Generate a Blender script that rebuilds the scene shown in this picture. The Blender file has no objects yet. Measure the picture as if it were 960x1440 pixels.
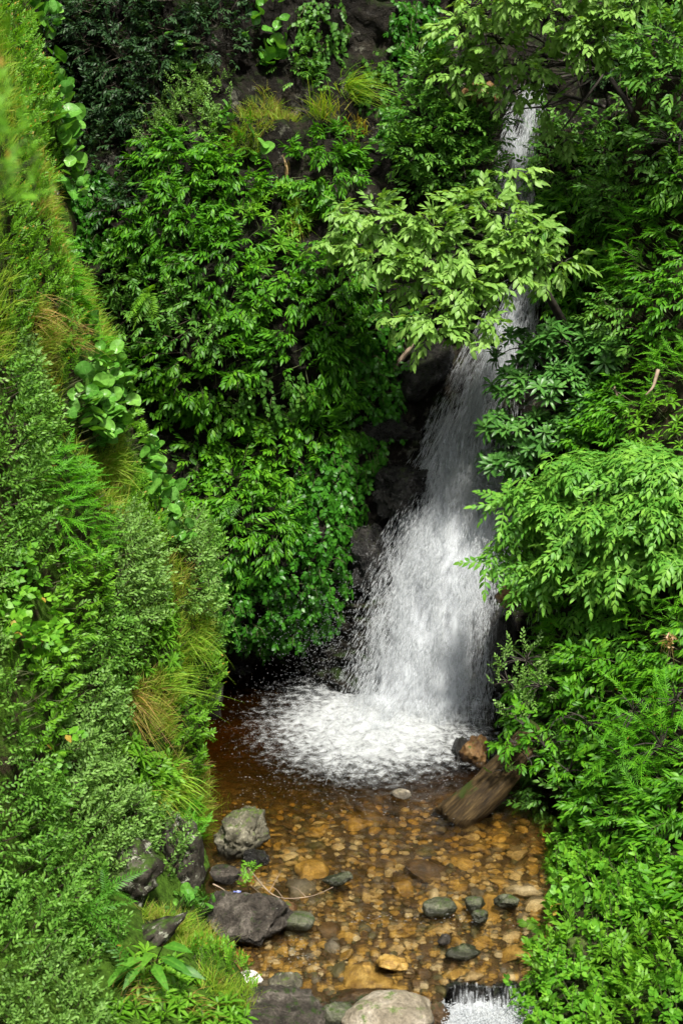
import bpy, math, random
import numpy as np
from mathutils import Vector, noise
from mathutils.bvhtree import BVHTree

rng = np.random.default_rng(7)
random.seed(7)
S = bpy.context.scene
COL = S.collection
R = math.radians

# ------------------------------------------------------------------ camera
H, PITCH, F = 6.5, R(16.0), 2258.0          # height above the pool, downward pitch, focal length in photo pixels
CP, SP = math.cos(PITCH), math.sin(PITCH)

def P(px, py, Y):
    cx, cy = (px - 480) / F, (720 - py) / F
    d = np.array([cx, CP + cy * SP, -SP + cy * CP])
    return d * (Y / d[1]) + np.array([0, 0, H])

def YW(py, z=0.0):
    a = PITCH + math.atan((py - 720) / F)
    return (H - z) / math.tan(a)

def W(px, py, z=0.0):                        # point of the horizontal plane z seen at a photo pixel
    return P(px, py, YW(py, z))

def proj(p):
    p = np.asarray(p, float)
    x, y, z = p[..., 0], p[..., 1], p[..., 2] - H
    dep = y * CP - z * SP
    up = y * SP + z * CP
    return 480 + F * x / dep, 720 - F * up / dep

cam_d = bpy.data.cameras.new('camera')
cam = bpy.data.objects.new('camera', cam_d)
COL.objects.link(cam)
cam.location = (0, 0, H)
cam.rotation_euler = (R(90) - PITCH, 0, 0)
cam_d.sensor_fit = 'HORIZONTAL'
cam_d.sensor_width = 24.0
cam_d.lens = 24.0 * F / 960
cam_d.clip_end = 600
cam_d.dof.use_dof = True
cam_d.dof.focus_distance = 14.6
cam_d.dof.aperture_fstop = 2.8
S.camera = cam

# ------------------------------------------------------------------ helpers
def tag(o, label=None, cat=None, group=None, kind=None):
    if label: o['label'] = label
    if cat: o['category'] = cat
    if group: o['group'] = group
    if kind: o['kind'] = kind
    return o

def empty(name, loc):
    o = bpy.data.objects.new(name, None)
    o.location = tuple(float(v) for v in loc)
    o.empty_display_size = 0.1
    COL.objects.link(o)
    return o

def mesh_from(name, v, f, attr=None, smooth=True, uv=None):
    v = np.ascontiguousarray(v, np.float32); f = np.ascontiguousarray(f, np.int32)
    k = f.shape[1]
    me = bpy.data.meshes.new(name)
    me.vertices.add(len(v)); me.vertices.foreach_set('co', v.ravel())
    me.loops.add(f.size); me.loops.foreach_set('vertex_index', f.ravel())
    me.polygons.add(len(f))
    me.polygons.foreach_set('loop_start', np.arange(0, f.size, k, dtype=np.int32))
    me.polygons.foreach_set('use_smooth', np.full(len(f), smooth, dtype=bool))
    if attr is not None:
        a = me.attributes.new('leaf', 'FLOAT_COLOR', 'POINT')
        c = np.ones((len(v), 4), np.float32); c[:, :attr.shape[1]] = attr
        a.data.foreach_set('color', c.ravel())
    if uv is not None:
        l = me.uv_layers.new(name='UVMap')
        l.data.foreach_set('uv', np.ascontiguousarray(uv[f.ravel()], np.float32).ravel())
    me.update(calc_edges=True)
    me.validate()
    return me

def add(name, me, mat, parent=None):
    o = bpy.data.objects.new(name, me)
    if mat is not None and not me.materials: me.materials.append(mat)
    COL.objects.link(o)
    if parent is not None:
        o.parent = parent
    return o

def nrm(a):
    return a / np.maximum(np.linalg.norm(a, axis=-1, keepdims=True), 1e-9)

def fbm(v, sc, octv=4, off=0.0):
    o = Vector((off, off * 1.7, -off))
    return np.array([noise.fractal(Vector(p) * sc + o, 1.0, 2.0, octv) for p in np.asarray(v, float)])

# ------------------------------------------------------------------ materials
def newmat(name):
    m = bpy.data.materials.new(name); m.use_nodes = True
    nt = m.node_tree; nt.nodes.clear()
    return m, nt, nt.nodes, nt.links

def node(nt, t, **kw):
    n = nt.nodes.new(t)
    for k, v in kw.items():
        if k.startswith('_'): setattr(n, k[1:], v)
        else: n.inputs[k].default_value = v
    return n

def ramp(nt, stops, interp='LINEAR'):
    n = nt.nodes.new('ShaderNodeValToRGB'); cr = n.color_ramp; cr.interpolation = interp
    while len(cr.elements) < len(stops): cr.elements.new(0.5)
    for e, (p, c) in zip(cr.elements, stops):
        e.position = p; e.color = (c[0], c[1], c[2], 1) if not isinstance(c, (int, float)) else (c, c, c, 1)
    return n

def leaf_mat(name, cols, rough=0.42, trans=0.3, vein=0.25, tcol=None):
    m, nt, N, L = newmat(name)
    out = node(nt, 'ShaderNodeOutputMaterial')
    at = node(nt, 'ShaderNodeAttribute', _attribute_name='leaf')
    sep = node(nt, 'ShaderNodeSeparateColor'); L.new(at.outputs['Color'], sep.inputs[0])
    n = len(cols)
    cr = ramp(nt, [(.88 * i / (n - 1), c) for i, c in enumerate(cols)] + [(.93, cols[-1]), (1.0, (.30, .20, .035))]); L.new(sep.outputs[0], cr.inputs[0])
    g0 = node(nt, 'ShaderNodeNewGeometry'); nz = node(nt, 'ShaderNodeTexNoise', Scale=38.0, Detail=3.0); L.new(g0.outputs['Position'], nz.inputs[0])
    mt = ramp(nt, [(.3, .72), (.7, 1.25)]); L.new(nz.outputs[0], mt.inputs[0])
    mot = node(nt, 'ShaderNodeMix', _data_type='RGBA', _blend_type='MULTIPLY'); mot.inputs[0].default_value = 1.0
    L.new(cr.outputs[0], mot.inputs[6]); L.new(mt.outputs[0], mot.inputs[7])
    vr = ramp(nt, [(0.0, 1.0), (0.22, 0.0)]); L.new(sep.outputs[1], vr.inputs[0])
    ml = node(nt, 'ShaderNodeMath', _operation='MULTIPLY'); L.new(vr.outputs[0], ml.inputs[0]); ml.inputs[1].default_value = vein
    mx = node(nt, 'ShaderNodeMix', _data_type='RGBA'); L.new(ml.outputs[0], mx.inputs[0]); L.new(mot.outputs[2], mx.inputs[6])
    mid = cols[-1]; mx.inputs[7].default_value = (mid[0] * 1.7, mid[1] * 1.5, mid[2] * 2.0, 1)
    geo = node(nt, 'ShaderNodeNewGeometry')
    bk = node(nt, 'ShaderNodeMix', _data_type='RGBA', _blend_type='MULTIPLY')
    bk.inputs[0].default_value = 1.0
    L.new(mx.outputs[2], bk.inputs[6]); bk.inputs[7].default_value = (1.15, 1.1, 1.5, 1)
    fb = node(nt, 'ShaderNodeMix', _data_type='RGBA')
    L.new(geo.outputs['Backfacing'], fb.inputs[0]); L.new(mx.outputs[2], fb.inputs[6]); L.new(bk.outputs[2], fb.inputs[7])
    pb = node(nt, 'ShaderNodeBsdfPrincipled', Roughness=rough)
    pb.inputs['Specular IOR Level'].default_value = 0.22
    L.new(fb.outputs[2], pb.inputs['Base Color'])
    tr = node(nt, 'ShaderNodeBsdfTranslucent')
    tm = node(nt, 'ShaderNodeMix', _data_type='RGBA', _blend_type='MULTIPLY'); tm.inputs[0].default_value = 1
    L.new(cr.outputs[0], tm.inputs[6]); tm.inputs[7].default_value = tcol or (2.0, 1.9, 0.7, 1)
    L.new(tm.outputs[2], tr.inputs[0])
    ms = node(nt, 'ShaderNodeMixShader', Fac=trans)
    L.new(pb.outputs[0], ms.inputs[1]); L.new(tr.outputs[0], ms.inputs[2]); L.new(ms.outputs[0], out.inputs[0])
    return m

def bark_mat(name, c1, c2, rough=0.8):
    m, nt, N, L = newmat(name)
    out = node(nt, 'ShaderNodeOutputMaterial')
    tc = node(nt, 'ShaderNodeTexCoord')
    no = node(nt, 'ShaderNodeTexNoise', Scale=14.0, Detail=6.0); L.new(tc.outputs['Object'], no.inputs[0])
    cr = ramp(nt, [(0.35, c1), (0.65, c2)]); L.new(no.outputs[0], cr.inputs[0])
    pb = node(nt, 'ShaderNodeBsdfPrincipled', Roughness=rough); L.new(cr.outputs[0], pb.inputs['Base Color'])
    L.new(pb.outputs[0], out.inputs[0])
    return m

def rock_mat(name, dark, mid, light, moss=0.5, mosscol=(0.03, 0.06, 0.008), rough=(0.3, 0.75), sc=1.0, lichen=0.0, bump=0.5, spec=0.3, wet=False, lsc=7.0, lcol=(0.30, 0.31, 0.25, 1)):
    m, nt, N, L = newmat(name)
    out = node(nt, 'ShaderNodeOutputMaterial')
    geo = node(nt, 'ShaderNodeNewGeometry')
    pos = geo.outputs['Position']
    n1 = node(nt, 'ShaderNodeTexNoise', Scale=2.3 * sc, Detail=8.0, Roughness=0.62, Distortion=0.6); L.new(pos, n1.inputs[0])
    n2 = node(nt, 'ShaderNodeTexNoise', Scale=17.0 * sc, Detail=6.0, Roughness=0.7); L.new(pos, n2.inputs[0])
    n3 = node(nt, 'ShaderNodeTexNoise', Scale=5.1 * sc, Detail=9.0, Roughness=0.7); L.new(pos, n3.inputs[0])
    c1 = ramp(nt, [(0.32, dark), (0.52, mid), (0.7, light)]); L.new(n1.outputs[0], c1.inputs[0])
    c2 = ramp(nt, [(0.3, 0.45), (0.7, 1.35)]); L.new(n2.outputs[0], c2.inputs[0])
    mu = node(nt, 'ShaderNodeMix', _data_type='RGBA', _blend_type='MULTIPLY'); mu.inputs[0].default_value = 1.0
    L.new(c1.outputs[0], mu.inputs[6]); L.new(c2.outputs[0], mu.inputs[7])
    last = mu.outputs[2]
    if lichen > 0:
        n4 = node(nt, 'ShaderNodeTexNoise', Scale=lsc * sc, Detail=10.0, Roughness=0.75); L.new(pos, n4.inputs[0])
        lr = ramp(nt, [(0.66 - 0.2 * lichen, 0.0), (0.72 - 0.2 * lichen, 1.0)]); L.new(n4.outputs[0], lr.inputs[0])
        lm = node(nt, 'ShaderNodeMix', _data_type='RGBA'); L.new(lr.outputs[0], lm.inputs[0]); L.new(last, lm.inputs[6])
        lm.inputs[7].default_value = lcol; last = lm.outputs[2]
    mf = None
    if moss > 0:
        sx = node(nt, 'ShaderNodeSeparateXYZ'); L.new(geo.outputs['Normal'], sx.inputs[0])
        a = node(nt, 'ShaderNodeMath', _operation='MULTIPLY_ADD'); L.new(sx.outputs[2], a.inputs[0]); a.inputs[1].default_value = 0.18; L.new(n3.outputs[0], a.inputs[2])
        mr = ramp(nt, [(0.74 - 0.3 * moss, 0.0), (0.84 - 0.3 * moss, 1.0)]); L.new(a.outputs[0], mr.inputs[0])
        mm = node(nt, 'ShaderNodeMix', _data_type='RGBA'); L.new(mr.outputs[0], mm.inputs[0]); L.new(last, mm.inputs[6])
        mc = ramp(nt, [(0.3, tuple(0.5 * x for x in mosscol)), (0.7, tuple(1.6 * x for x in mosscol))]); L.new(n2.outputs[0], mc.inputs[0])
        L.new(mc.outputs[0], mm.inputs[7]); last = mm.outputs[2]
    pb = node(nt, 'ShaderNodeBsdfPrincipled')
    if wet:
        sz = node(nt, 'ShaderNodeSeparateXYZ'); L.new(pos, sz.inputs[0])
        az = node(nt, 'ShaderNodeMath', _operation='MULTIPLY_ADD'); L.new(n3.outputs[0], az.inputs[0]); az.inputs[1].default_value = -.09; L.new(sz.outputs[2], az.inputs[2])
        wr = ramp(nt, [(0.0, 0.0), (.012, 1.0)]); L.new(az.outputs[0], wr.inputs[0])
        wm = node(nt, 'ShaderNodeMix', _data_type='RGBA', _blend_type='MULTIPLY'); wm.inputs[0].default_value = 1.0; L.new(last, wm.inputs[6])
        wc = ramp(nt, [(0.0, .35), (1.0, 1.0)]); L.new(wr.outputs[0], wc.inputs[0]); L.new(wc.outputs[0], wm.inputs[7]); last = wm.outputs[2]
    L.new(last, pb.inputs['Base Color']); pb.inputs['Specular IOR Level'].default_value = spec
    rr = ramp(nt, [(0.35, rough[0]), (0.65, rough[1])]); L.new(n3.outputs[0], rr.inputs[0]); L.new(rr.outputs[0], pb.inputs['Roughness'])
    ad = node(nt, 'ShaderNodeMath', _operation='MULTIPLY_ADD'); L.new(n1.outputs[0], ad.inputs[0]); ad.inputs[1].default_value = 1.5; L.new(n2.outputs[0], ad.inputs[2])
    bp = node(nt, 'ShaderNodeBump', Strength=bump, Distance=0.05); L.new(ad.outputs[0], bp.inputs['Height']); L.new(bp.outputs[0], pb.inputs['Normal'])
    L.new(pb.outputs[0], out.inputs[0])
    return m

M = {}
M['cliff'] = rock_mat('wet_cliff_rock', (0.004, 0.003, 0.002), (0.010, 0.0085, 0.006), (0.036, 0.030, 0.021), moss=0.42, mosscol=(0.012, 0.022, 0.004), lichen=0.42, rough=(0.35, 0.8), bump=1.0, spec=0.12, lsc=3.2, lcol=(.11, .11, .085, 1))
M['soil'] = rock_mat('bank_soil', (0.008, 0.006, 0.004), (0.018, 0.014, 0.008), (0.045, 0.034, 0.018), moss=0.45, mosscol=(0.018, 0.036, 0.005), rough=(0.7, 0.95), bump=0.9, spec=0.1)
M['bank'] = rock_mat('mossy_bank_soil', (0.012, 0.010, 0.005), (0.03, 0.024, 0.012), (0.06, 0.046, 0.022), moss=0.95, mosscol=(0.040, 0.085, 0.008), rough=(0.8, 0.95), bump=1.0, spec=0.1)
M['ground'] = rock_mat('stream_bed', (0.018, 0.012, 0.006), (0.06, 0.038, 0.016), (0.14, 0.09, 0.04), moss=0.0, rough=(0.6, 0.9), sc=3, bump=0.6)
M['wet_rock'] = rock_mat('black_wet_rock', (0.004, 0.004, 0.0035), (0.011, 0.010, 0.009), (0.040, 0.037, 0.033), moss=0.25, mosscol=(.015, .022, .004), rough=(0.15, 0.5), lichen=0.0, sc=2.2, bump=1.0, spec=.45)
M['grey_rock'] = rock_mat('grey_boulder', (0.022, 0.018, 0.015), (0.085, 0.072, 0.060), (0.24, 0.21, 0.18), moss=0.12, lichen=0.15, rough=(0.35, 0.7), sc=3.4, bump=1.0, wet=True)
M['mossy_rock'] = rock_mat('mossy_boulder', (0.025, 0.023, 0.014), (0.09, 0.082, 0.055), (0.26, 0.24, 0.18), moss=0.25, mosscol=(0.05, 0.075, 0.012), lichen=0.3, rough=(0.5, 0.8), sc=2.5, wet=True)
M['pale_rock'] = rock_mat('pale_boulder', (0.09, 0.075, 0.05), (0.20, 0.17, 0.125), (0.36, 0.32, 0.26), moss=0.10, mosscol=(0.05, 0.09, 0.01), lichen=0.2, rough=(0.35, 0.65), sc=2.0, wet=True)
M['lichen_rock'] = rock_mat('lichen_ledge', (0.012, 0.010, 0.008), (0.035, 0.031, 0.024), (0.10, 0.093, 0.075), moss=0.45, spec=.1, mosscol=(0.03, 0.055, 0.01), lichen=0.5, rough=(0.6, 0.9), sc=1.7)
M['orange_rock'] = rock_mat('ochre_rock', (0.045, 0.02, 0.008), (0.14, 0.075, 0.026), (0.27, 0.17, 0.075), moss=0.15, rough=(0.3, 0.6), sc=2.5, wet=True)
M['white_rock'] = rock_mat('white_stone', (0.35, 0.32, 0.27), (0.6, 0.57, 0.5), (0.72, 0.70, 0.65), moss=0.0, rough=(0.5, 0.8), sc=3, bump=0.3)
M['olive_rock'] = rock_mat('olive_stone', (0.03, 0.035, 0.018), (0.07, 0.075, 0.045), (0.14, 0.14, 0.10), moss=0.2, mosscol=(0.035, 0.06, 0.01), rough=(0.2, 0.5), sc=4, wet=True)
pebble_cols = {
    'amber': ((0.12, 0.060, 0.012), (0.31, 0.19, 0.045), (0.50, 0.34, 0.11)),
    'tan': ((0.16, 0.105, 0.045), (0.36, 0.26, 0.125), (0.54, 0.43, 0.25)),
    'cream': ((0.28, 0.22, 0.13), (0.46, 0.38, 0.25), (0.64, 0.56, 0.42)),
    'brown': ((0.03, 0.018, 0.009), (0.085, 0.050, 0.022), (0.18, 0.11, 0.05)),
    'olive': ((0.028, 0.028, 0.012), (0.075, 0.068, 0.032), (0.16, 0.14, 0.075)),
    'grey': ((0.045, 0.040, 0.034), (0.12, 0.105, 0.085), (0.24, 0.21, 0.175)),
}
for k, (a, b, c) in pebble_cols.items():
    M['peb_' + k] = rock_mat(k + '_pebble', a, b, c, moss=0, rough=(0.3, 0.6), sc=4, bump=0.35)

LC = {   # leaf colours, random per leaf
    'ovate': [(0.022, 0.09, 0.004), (0.045, 0.165, 0.007), (0.105, 0.27, 0.012)],
    'ivy': [(0.016, 0.085, 0.006), (0.03, 0.13, 0.009), (0.055, 0.19, 0.014)],
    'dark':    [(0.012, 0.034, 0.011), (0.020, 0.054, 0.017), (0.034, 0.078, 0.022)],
    'grey': [(0.062, 0.150, 0.020), (0.108, 0.225, 0.036), (0.180, 0.315, 0.080)],
    'sage': [(0.045, 0.140, 0.013), (0.082, 0.205, 0.022), (0.145, 0.290, 0.046)],
    'bright': [(0.055, 0.160, 0.009), (0.090, 0.235, 0.014), (0.150, 0.320, 0.024)],
    'fern':    [(0.025, 0.095, 0.008), (0.040, 0.140, 0.011), (0.065, 0.190, 0.015)],
    'bergenia': [(0.030, 0.115, 0.012), (0.065, 0.200, 0.022), (0.140, 0.310, 0.050)],
    'grass': [(0.080, 0.180, 0.012), (0.110, 0.245, 0.012), (0.170, 0.310, 0.016), (0.240, 0.270, 0.035), (0.220, 0.140, 0.045)],
    'pale': [(0.080, 0.185, 0.026), (0.135, 0.265, 0.045), (0.220, 0.360, 0.085)],
    'small': [(0.030, 0.105, 0.012), (0.056, 0.160, 0.018), (0.105, 0.230, 0.032)],
    'rhodo': [(0.024, 0.085, 0.014), (0.042, 0.13, 0.021), (0.08, 0.195, 0.034)],
    'pinnate': [(0.045, 0.155, 0.016), (0.075, 0.22, 0.024), (0.165, 0.34, 0.042)],
    'feather': [(0.036, 0.155, 0.005), (0.062, 0.225, 0.008), (0.11, 0.3, 0.012)],
    'nettle': [(0.045, 0.165, 0.010), (0.078, 0.230, 0.014), (0.140, 0.310, 0.020)],
    'ginger':  [(0.035, 0.125, 0.012), (0.055, 0.175, 0.016), (0.100, 0.240, 0.022)],
    'dry':     [(0.22, 0.13, 0.05), (0.32, 0.21, 0.09), (0.40, 0.28, 0.14)],
}
for k, c in LC.items():
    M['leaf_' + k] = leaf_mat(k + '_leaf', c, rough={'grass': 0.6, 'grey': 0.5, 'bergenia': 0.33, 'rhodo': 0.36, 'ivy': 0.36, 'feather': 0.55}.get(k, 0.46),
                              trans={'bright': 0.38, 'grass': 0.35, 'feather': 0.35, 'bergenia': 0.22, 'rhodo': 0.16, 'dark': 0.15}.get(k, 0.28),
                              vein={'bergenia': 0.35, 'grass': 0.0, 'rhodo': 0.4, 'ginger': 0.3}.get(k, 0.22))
M['stem'] = bark_mat('green_stem', (0.03, 0.045, 0.012), (0.07, 0.08, 0.025))
M['twig'] = bark_mat('brown_twig', (0.02, 0.014, 0.009), (0.07, 0.05, 0.032))
M['bark'] = bark_mat('dark_bark', (0.010, 0.008, 0.006), (0.035, 0.028, 0.02))
M['dead_twig'] = bark_mat('dead_twig_bark', (0.14, 0.10, 0.07), (0.28, 0.21, 0.15))

# ------------------------------------------------------------------ terrain
def loft(rows, nu, nv, smooth=3, amp=0.12, sc=0.9, off=0.0, amp2=0.03, ridge=0.0):
    A = np.array([[P(*c) for c in r] for r in rows])          # rows x cols x 3
    r, c = A.shape[:2]
    ui = np.linspace(0, c - 1, nu); vi = np.linspace(0, r - 1, nv)
    B = np.empty((r, nu, 3))
    for k in range(3):
        for i in range(r): B[i, :, k] = np.interp(ui, np.arange(c), A[i, :, k])
    G = np.empty((nv, nu, 3))
    for k in range(3):
        for j in range(nu): G[:, j, k] = np.interp(vi, np.arange(r), B[:, j, k])
    for _ in range(smooth):
        Q = np.pad(G, ((1, 1), (1, 1), (0, 0)), 'edge')
        G = (Q[:-2, 1:-1] + Q[2:, 1:-1] + Q[1:-1, :-2] + Q[1:-1, 2:] + 2 * G) / 6
    du = np.gradient(G, axis=1); dv = np.gradient(G, axis=0)
    n = nrm(np.cross(du, -dv))
    V = G.reshape(-1, 3); n = n.reshape(-1, 3)
    flip = np.sign(np.sum(n * (np.array([0, 0, H]) - V), axis=1).mean())
    n = n * flip
    d = amp * fbm(V, sc, 5, off) + amp2 * fbm(V, sc * 5, 4, off + 9)
    if ridge:
        q = np.array([1.0, 1.0, 1.5])
        d = d + ridge * (0.45 - np.abs(fbm(V * q, 1.9, 5, off + 3)) * 1.6) + ridge * .35 * (0.3 - np.abs(fbm(V * q, 6.0, 3, off + 5)) * 1.6)
    V = V + n * d[:, None]
    idx = np.arange(nu * nv).reshape(nv, nu)
    a, b, c_, d_ = idx[:-1, :-1].ravel(), idx[:-1, 1:].ravel(), idx[1:, 1:].ravel(), idx[1:, :-1].ravel()
    T = np.concatenate([np.stack([a, d_, c_], 1), np.stack([a, c_, b], 1)])
    if flip < 0: T = T[:, ::-1]
    fn = np.cross(V[T[:, 1]] - V[T[:, 0]], V[T[:, 2]] - V[T[:, 0]])
    if np.sum(fn * n[T[:, 0]], axis=1).mean() < 0: T = T[:, ::-1]
    return V, np.ascontiguousarray(T)

# the spur on the left: silhouette column, in front of it the face, behind it the hidden side
ledge = [(-600, 0, 15.6), (-250, 20, 15.2), (0, 42, 14.8), (100, 66, 14.6), (200, 82, 14.4), (330, 104, 14.1), (400, 128, 13.9), (480, 150, 13.8), (600, 180, 13.5), (680, 212, 13.4),
         (760, 262, 13.3), (850, 280, 13.3), (950, 288, 13.3), (1050, 284, 13.1), (1150, 282, YW(1150)), (1250, 286, YW(1250)), (1340, 312, YW(1340)), (1400, 342, YW(1400)), (1500, 350, YW(1500)), (1640, 330, YW(1640))]
def left_Y0(py):
    return np.interp(py, [-600, 0, 720, 1200, 1440, 1640], [13.6, 12.0, 10.5, 9.4, 8.6, 8.0])
rows = []
for py, e, Ye in ledge:
    y0 = left_Y0(py)
    rows.append([(-700, py, y0 - 1.8), (-300, py, y0 - 1.0), (0 if e > 60 else e - 60, py, y0), (e * 0.5, py, y0 * 0.55 + Ye * 0.45), (e - 12, py, Ye - 0.25), (e, py, Ye), (e - 8, py, Ye + 0.5),
                 (e - 60, py, Ye + 1.6), (e - 260, py, Ye + 3.5), (e - 600, py, Ye + 6)])
LV, LT = loft(rows, 150, 170, 3, 0.16, 0.8, 1.0, 0.04)

# fall line: photo row -> centre, half width, distance
FALL = np.array([(40, 752, 40, 18.6), (140, 742, 26, 18.3), (230, 722, 23, 18.0), (330, 726, 28, 17.7), (420, 728, 36, 17.45), (500, 702, 52, 17.2), (560, 676, 58, 17.0), (620, 655, 66, 16.85), (700, 650, 70, 16.6), (760, 632, 88, 16.35),
                 (820, 618, 92, 16.1), (900, 602, 94, 15.85), (980, 590, 100, 15.62), (1010, 585, 104, 15.4)])
def fall_at(py):
    return [np.interp(py, FALL[:, 0], FALL[:, i]) for i in (1, 2, 3)]
rows = []
for py in (-800, -560, -300, -100, 0, 100, 200, 300, 400, 500, 600, 700, 780, 850, 890, 920, 950, 1000, 1080):
    cx, hw, Yf = fall_at(py)
    if py < 40: Yf = 18.6 + (40 - py) * 0.0035
    yl = np.interp(py, [-800, -560, -300, -100, 100, 250, 400, 600, 800, 880, 930, 1080], [21, 20, 19, 18.3, 17.8, 17.1, 16.55, 16.2, 15.75, 15.95, 16.75, 17.2])
    ye = np.interp(py, [-800, 0, 300, 600, 800, 950, 1080], [21, 18.2, 17.4, 16.75, 16.35, 16.3, 16.6])
    yr = np.interp(py, [-800, -100, 60, 300, 500, 700, 1080], [20.5, 18.8, 18.9, 17.3, 16.6, 16.2, 15.7])
    ho = .75 * math.exp(-((py - 645) / 60) ** 2)
    rows.append([(-500, py, yl - 1.5), (-120, py, yl + 0.5), (90, py, yl + 1.1), (190, py, yl + 0.5), (270, py, yl + ho), (390, py, yl + ho * .8), (470, py, yl + 0.1), (cx - hw - 75, py, ye), (cx - hw - 12, py, Yf + 0.05),
                 (cx - hw * 0.4, py, Yf + 0.22), (cx + hw * 0.5, py, Yf + 0.22), (cx + hw + 8, py, Yf + 0.05), (cx + hw + 50, py, min(yr, Yf + 0.3)), (860, py, yr - 0.2), (960, py, yr - 0.9), (1150, py, yr - 2.8), (1500, py, yr - 5.5)])
BV, BT = loft(rows, 300, 280, 2, 0.22, 1.1, 4.0, 0.05, ridge=.16)

redge = [(60, 905, 16.6), (200, 880, 16.4), (350, 868, 16.2), (500, 815, 15.8), (620, 800, 15.3), (700, 800, 15.0), (800, 755, 14.9), (900, 752, 14.6), (1000, 755, 14.2), (1080, 768, 13.6), (1180, 795, YW(1180)), (1250, 790, YW(1250)),
         (1340, 772, YW(1340)), (1400, 765, YW(1400)), (1500, 775, YW(1500)), (1640, 790, YW(1640))]
rows = []
for py, e, Ye in redge:
    yR = np.interp(py, [60, 200, 500, 700, 900, 1080, 1250, 1400, 1500, 1640], [16.0, 15.6, 14.5, 13.2, 12.3, 11.6, 10.3, 9.2, 8.6, 8.0])
    rows.append([(e + 120, py, Ye + 3.0), (e + 30, py, Ye + 1.4), (e - 4, py, Ye + 0.45), (e, py, Ye), (e + 25, py, Ye - 0.12), (e * 0.5 + 500, py, Ye * 0.5 + yR * 0.5), (1010, py, yR), (1300, py, yR - 1.0), (1800, py, yR - 2.5)])
RV, RT = loft(rows, 110, 150, 3, 0.12, 0.9, 7.0, 0.03)

for nm, V, T, m, lab in (('left_bank_cliff', LV, LT, M['bank'], 'steep spur of earth and rock rising left of the stream'),
                         ('waterfall_cliff', BV, BT, M['cliff'], 'dark wet rock cliff behind the waterfall and its climbers'),
                         ('right_bank_terrain', RV, RT, M['soil'], 'dark earth slope under the bushes right of the stream')):
    o = add(nm, mesh_from(nm, V, T), m); tag(o, lab, 'cliff' if 'cliff' in nm else 'slope', kind='structure')

# ground: one sheet, stream bed in the middle, valley sides, hills beyond
gx = np.concatenate([[-160, -90, -50, -30, -20, -14, -11, -9, -8], np.linspace(-7, -3, 12), np.linspace(-2.8, 2.8, 60), np.linspace(3, 7, 12), [8, 9, 11, 14, 20, 30, 50, 90, 160]])
gy = np.concatenate([[-160, -90, -50, -30, -20, -14, -9, -5, -2, 1, 4, 6, 7, 8, 8.6, 9.1], np.linspace(9.4, 17.6, 80), [18.2, 19, 20, 21, 23, 26, 30, 40, 60, 100, 160]])
GX, GY = np.meshgrid(gx, gy)
bed = np.interp(GY, [-5, 8.5, 9.45, 9.85, 10.1, 11.0, 12.0, 13.0, 14.0, 15.5, 17], [-2.6, -1.0, -0.6, -0.36, -0.075, -0.10, -0.13, -0.19, -0.32, -0.65, -0.6])
side = np.interp(np.abs(GX), [0, 3.2, 4.2, 7, 9, 14, 30, 60, 160], [0, 0, 2.0, 7.5, 9.5, 12.5, 17, 26, 30])  # unseen valley sides, carried on behind the camera to block low sky light
back = np.interp(GY, [-160, 18.6, 19.2, 21, 24, 40, 160], [0, 0, 4, 9.5, 11, 16, 30])
GZ = bed + np.maximum(side, back)
gv = np.stack([GX, GY, GZ], -1).reshape(-1, 3)
near = (np.abs(gv[:, 0]) < 3) & (gv[:, 1] > 9) & (gv[:, 1] < 18)
gv[:, 2] -= .42 * np.clip((gv[:, 0] - .74) / .08, 0, 1) * np.clip((10.36 - gv[:, 1]) / .1, 0, 1) * (gv[:, 0] < 1.6) * (gv[:, 1] > 9)
gn = fbm(gv, 0.9, 4, 3) ; gn2 = fbm(gv, 4.0, 4, 5)
gv[:, 2] += np.where(near, 0.03 * gn + 0.018 * gn2, 0.25 * gn)
idx = np.arange(len(gv)).reshape(GX.shape)
gf = np.stack([idx[:-1, :-1].ravel(), idx[:-1, 1:].ravel(), idx[1:, 1:].ravel(), idx[1:, :-1].ravel()], 1)
ground = add('ground', mesh_from('ground', gv, gf), M['ground']); tag(ground, 'gravelly brown stream bed and valley floor', 'ground', kind='structure')
GTRI = np.concatenate([gf[:, [0, 1, 2]], gf[:, [0, 2, 3]]])

def bvh(V, T): return BVHTree.FromPolygons([tuple(v) for v in V], [tuple(int(i) for i in t) for t in T])
BVH = {'L': bvh(LV, LT), 'B': bvh(BV, BT), 'R': bvh(RV, RT), 'G': bvh(gv, GTRI)}
SURF = {'L': (LV, LT), 'B': (BV, BT), 'R': (RV, RT), 'G': (gv, GTRI)}

def hit(px, py, which='LBRG'):
    d = P(px, py, 10) - np.array([0, 0, H]); best = None
    for k in which:
        r = BVH[k].ray_cast(Vector((0, 0, H)), Vector(d).normalized())
        if r[0] is not None and (best is None or r[3] < best[2]):
            n = np.array(r[1]); n = -n if np.dot(n, d) > 0 else n
            best = (np.array(r[0]), n, r[3])
    if best is None:
        Y = {'L': 13.5, 'B': 17, 'R': 13.5, 'G': 12}[which[0]]
        return P(px, py, Y), np.array([0, -0.8, 0.6])
    return best[0], best[1]

def sample(which, dens):
    V, T = SURF[which]
    a, b, c = V[T[:, 0]], V[T[:, 1]], V[T[:, 2]]
    n = np.cross(b - a, c - a); ar = np.linalg.norm(n, axis=1) / 2
    ctr = (a + b + c) / 3; px, py = proj(ctr)
    ok = (px > -170) & (px < 1130) & (py > -170) & (py < 1600) & (ctr[:, 1] > 6)
    w = np.where(ok, ar, 0)
    N = int(w.sum() * dens)
    t = rng.choice(len(T), N, p=w / w.sum())
    r1, r2 = rng.random((2, N)); s = np.sqrt(r1)
    p = a[t] * (1 - s)[:, None] + b[t] * (s * (1 - r2))[:, None] + c[t] * (s * r2)[:, None]
    return p, nrm(n[t])

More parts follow.
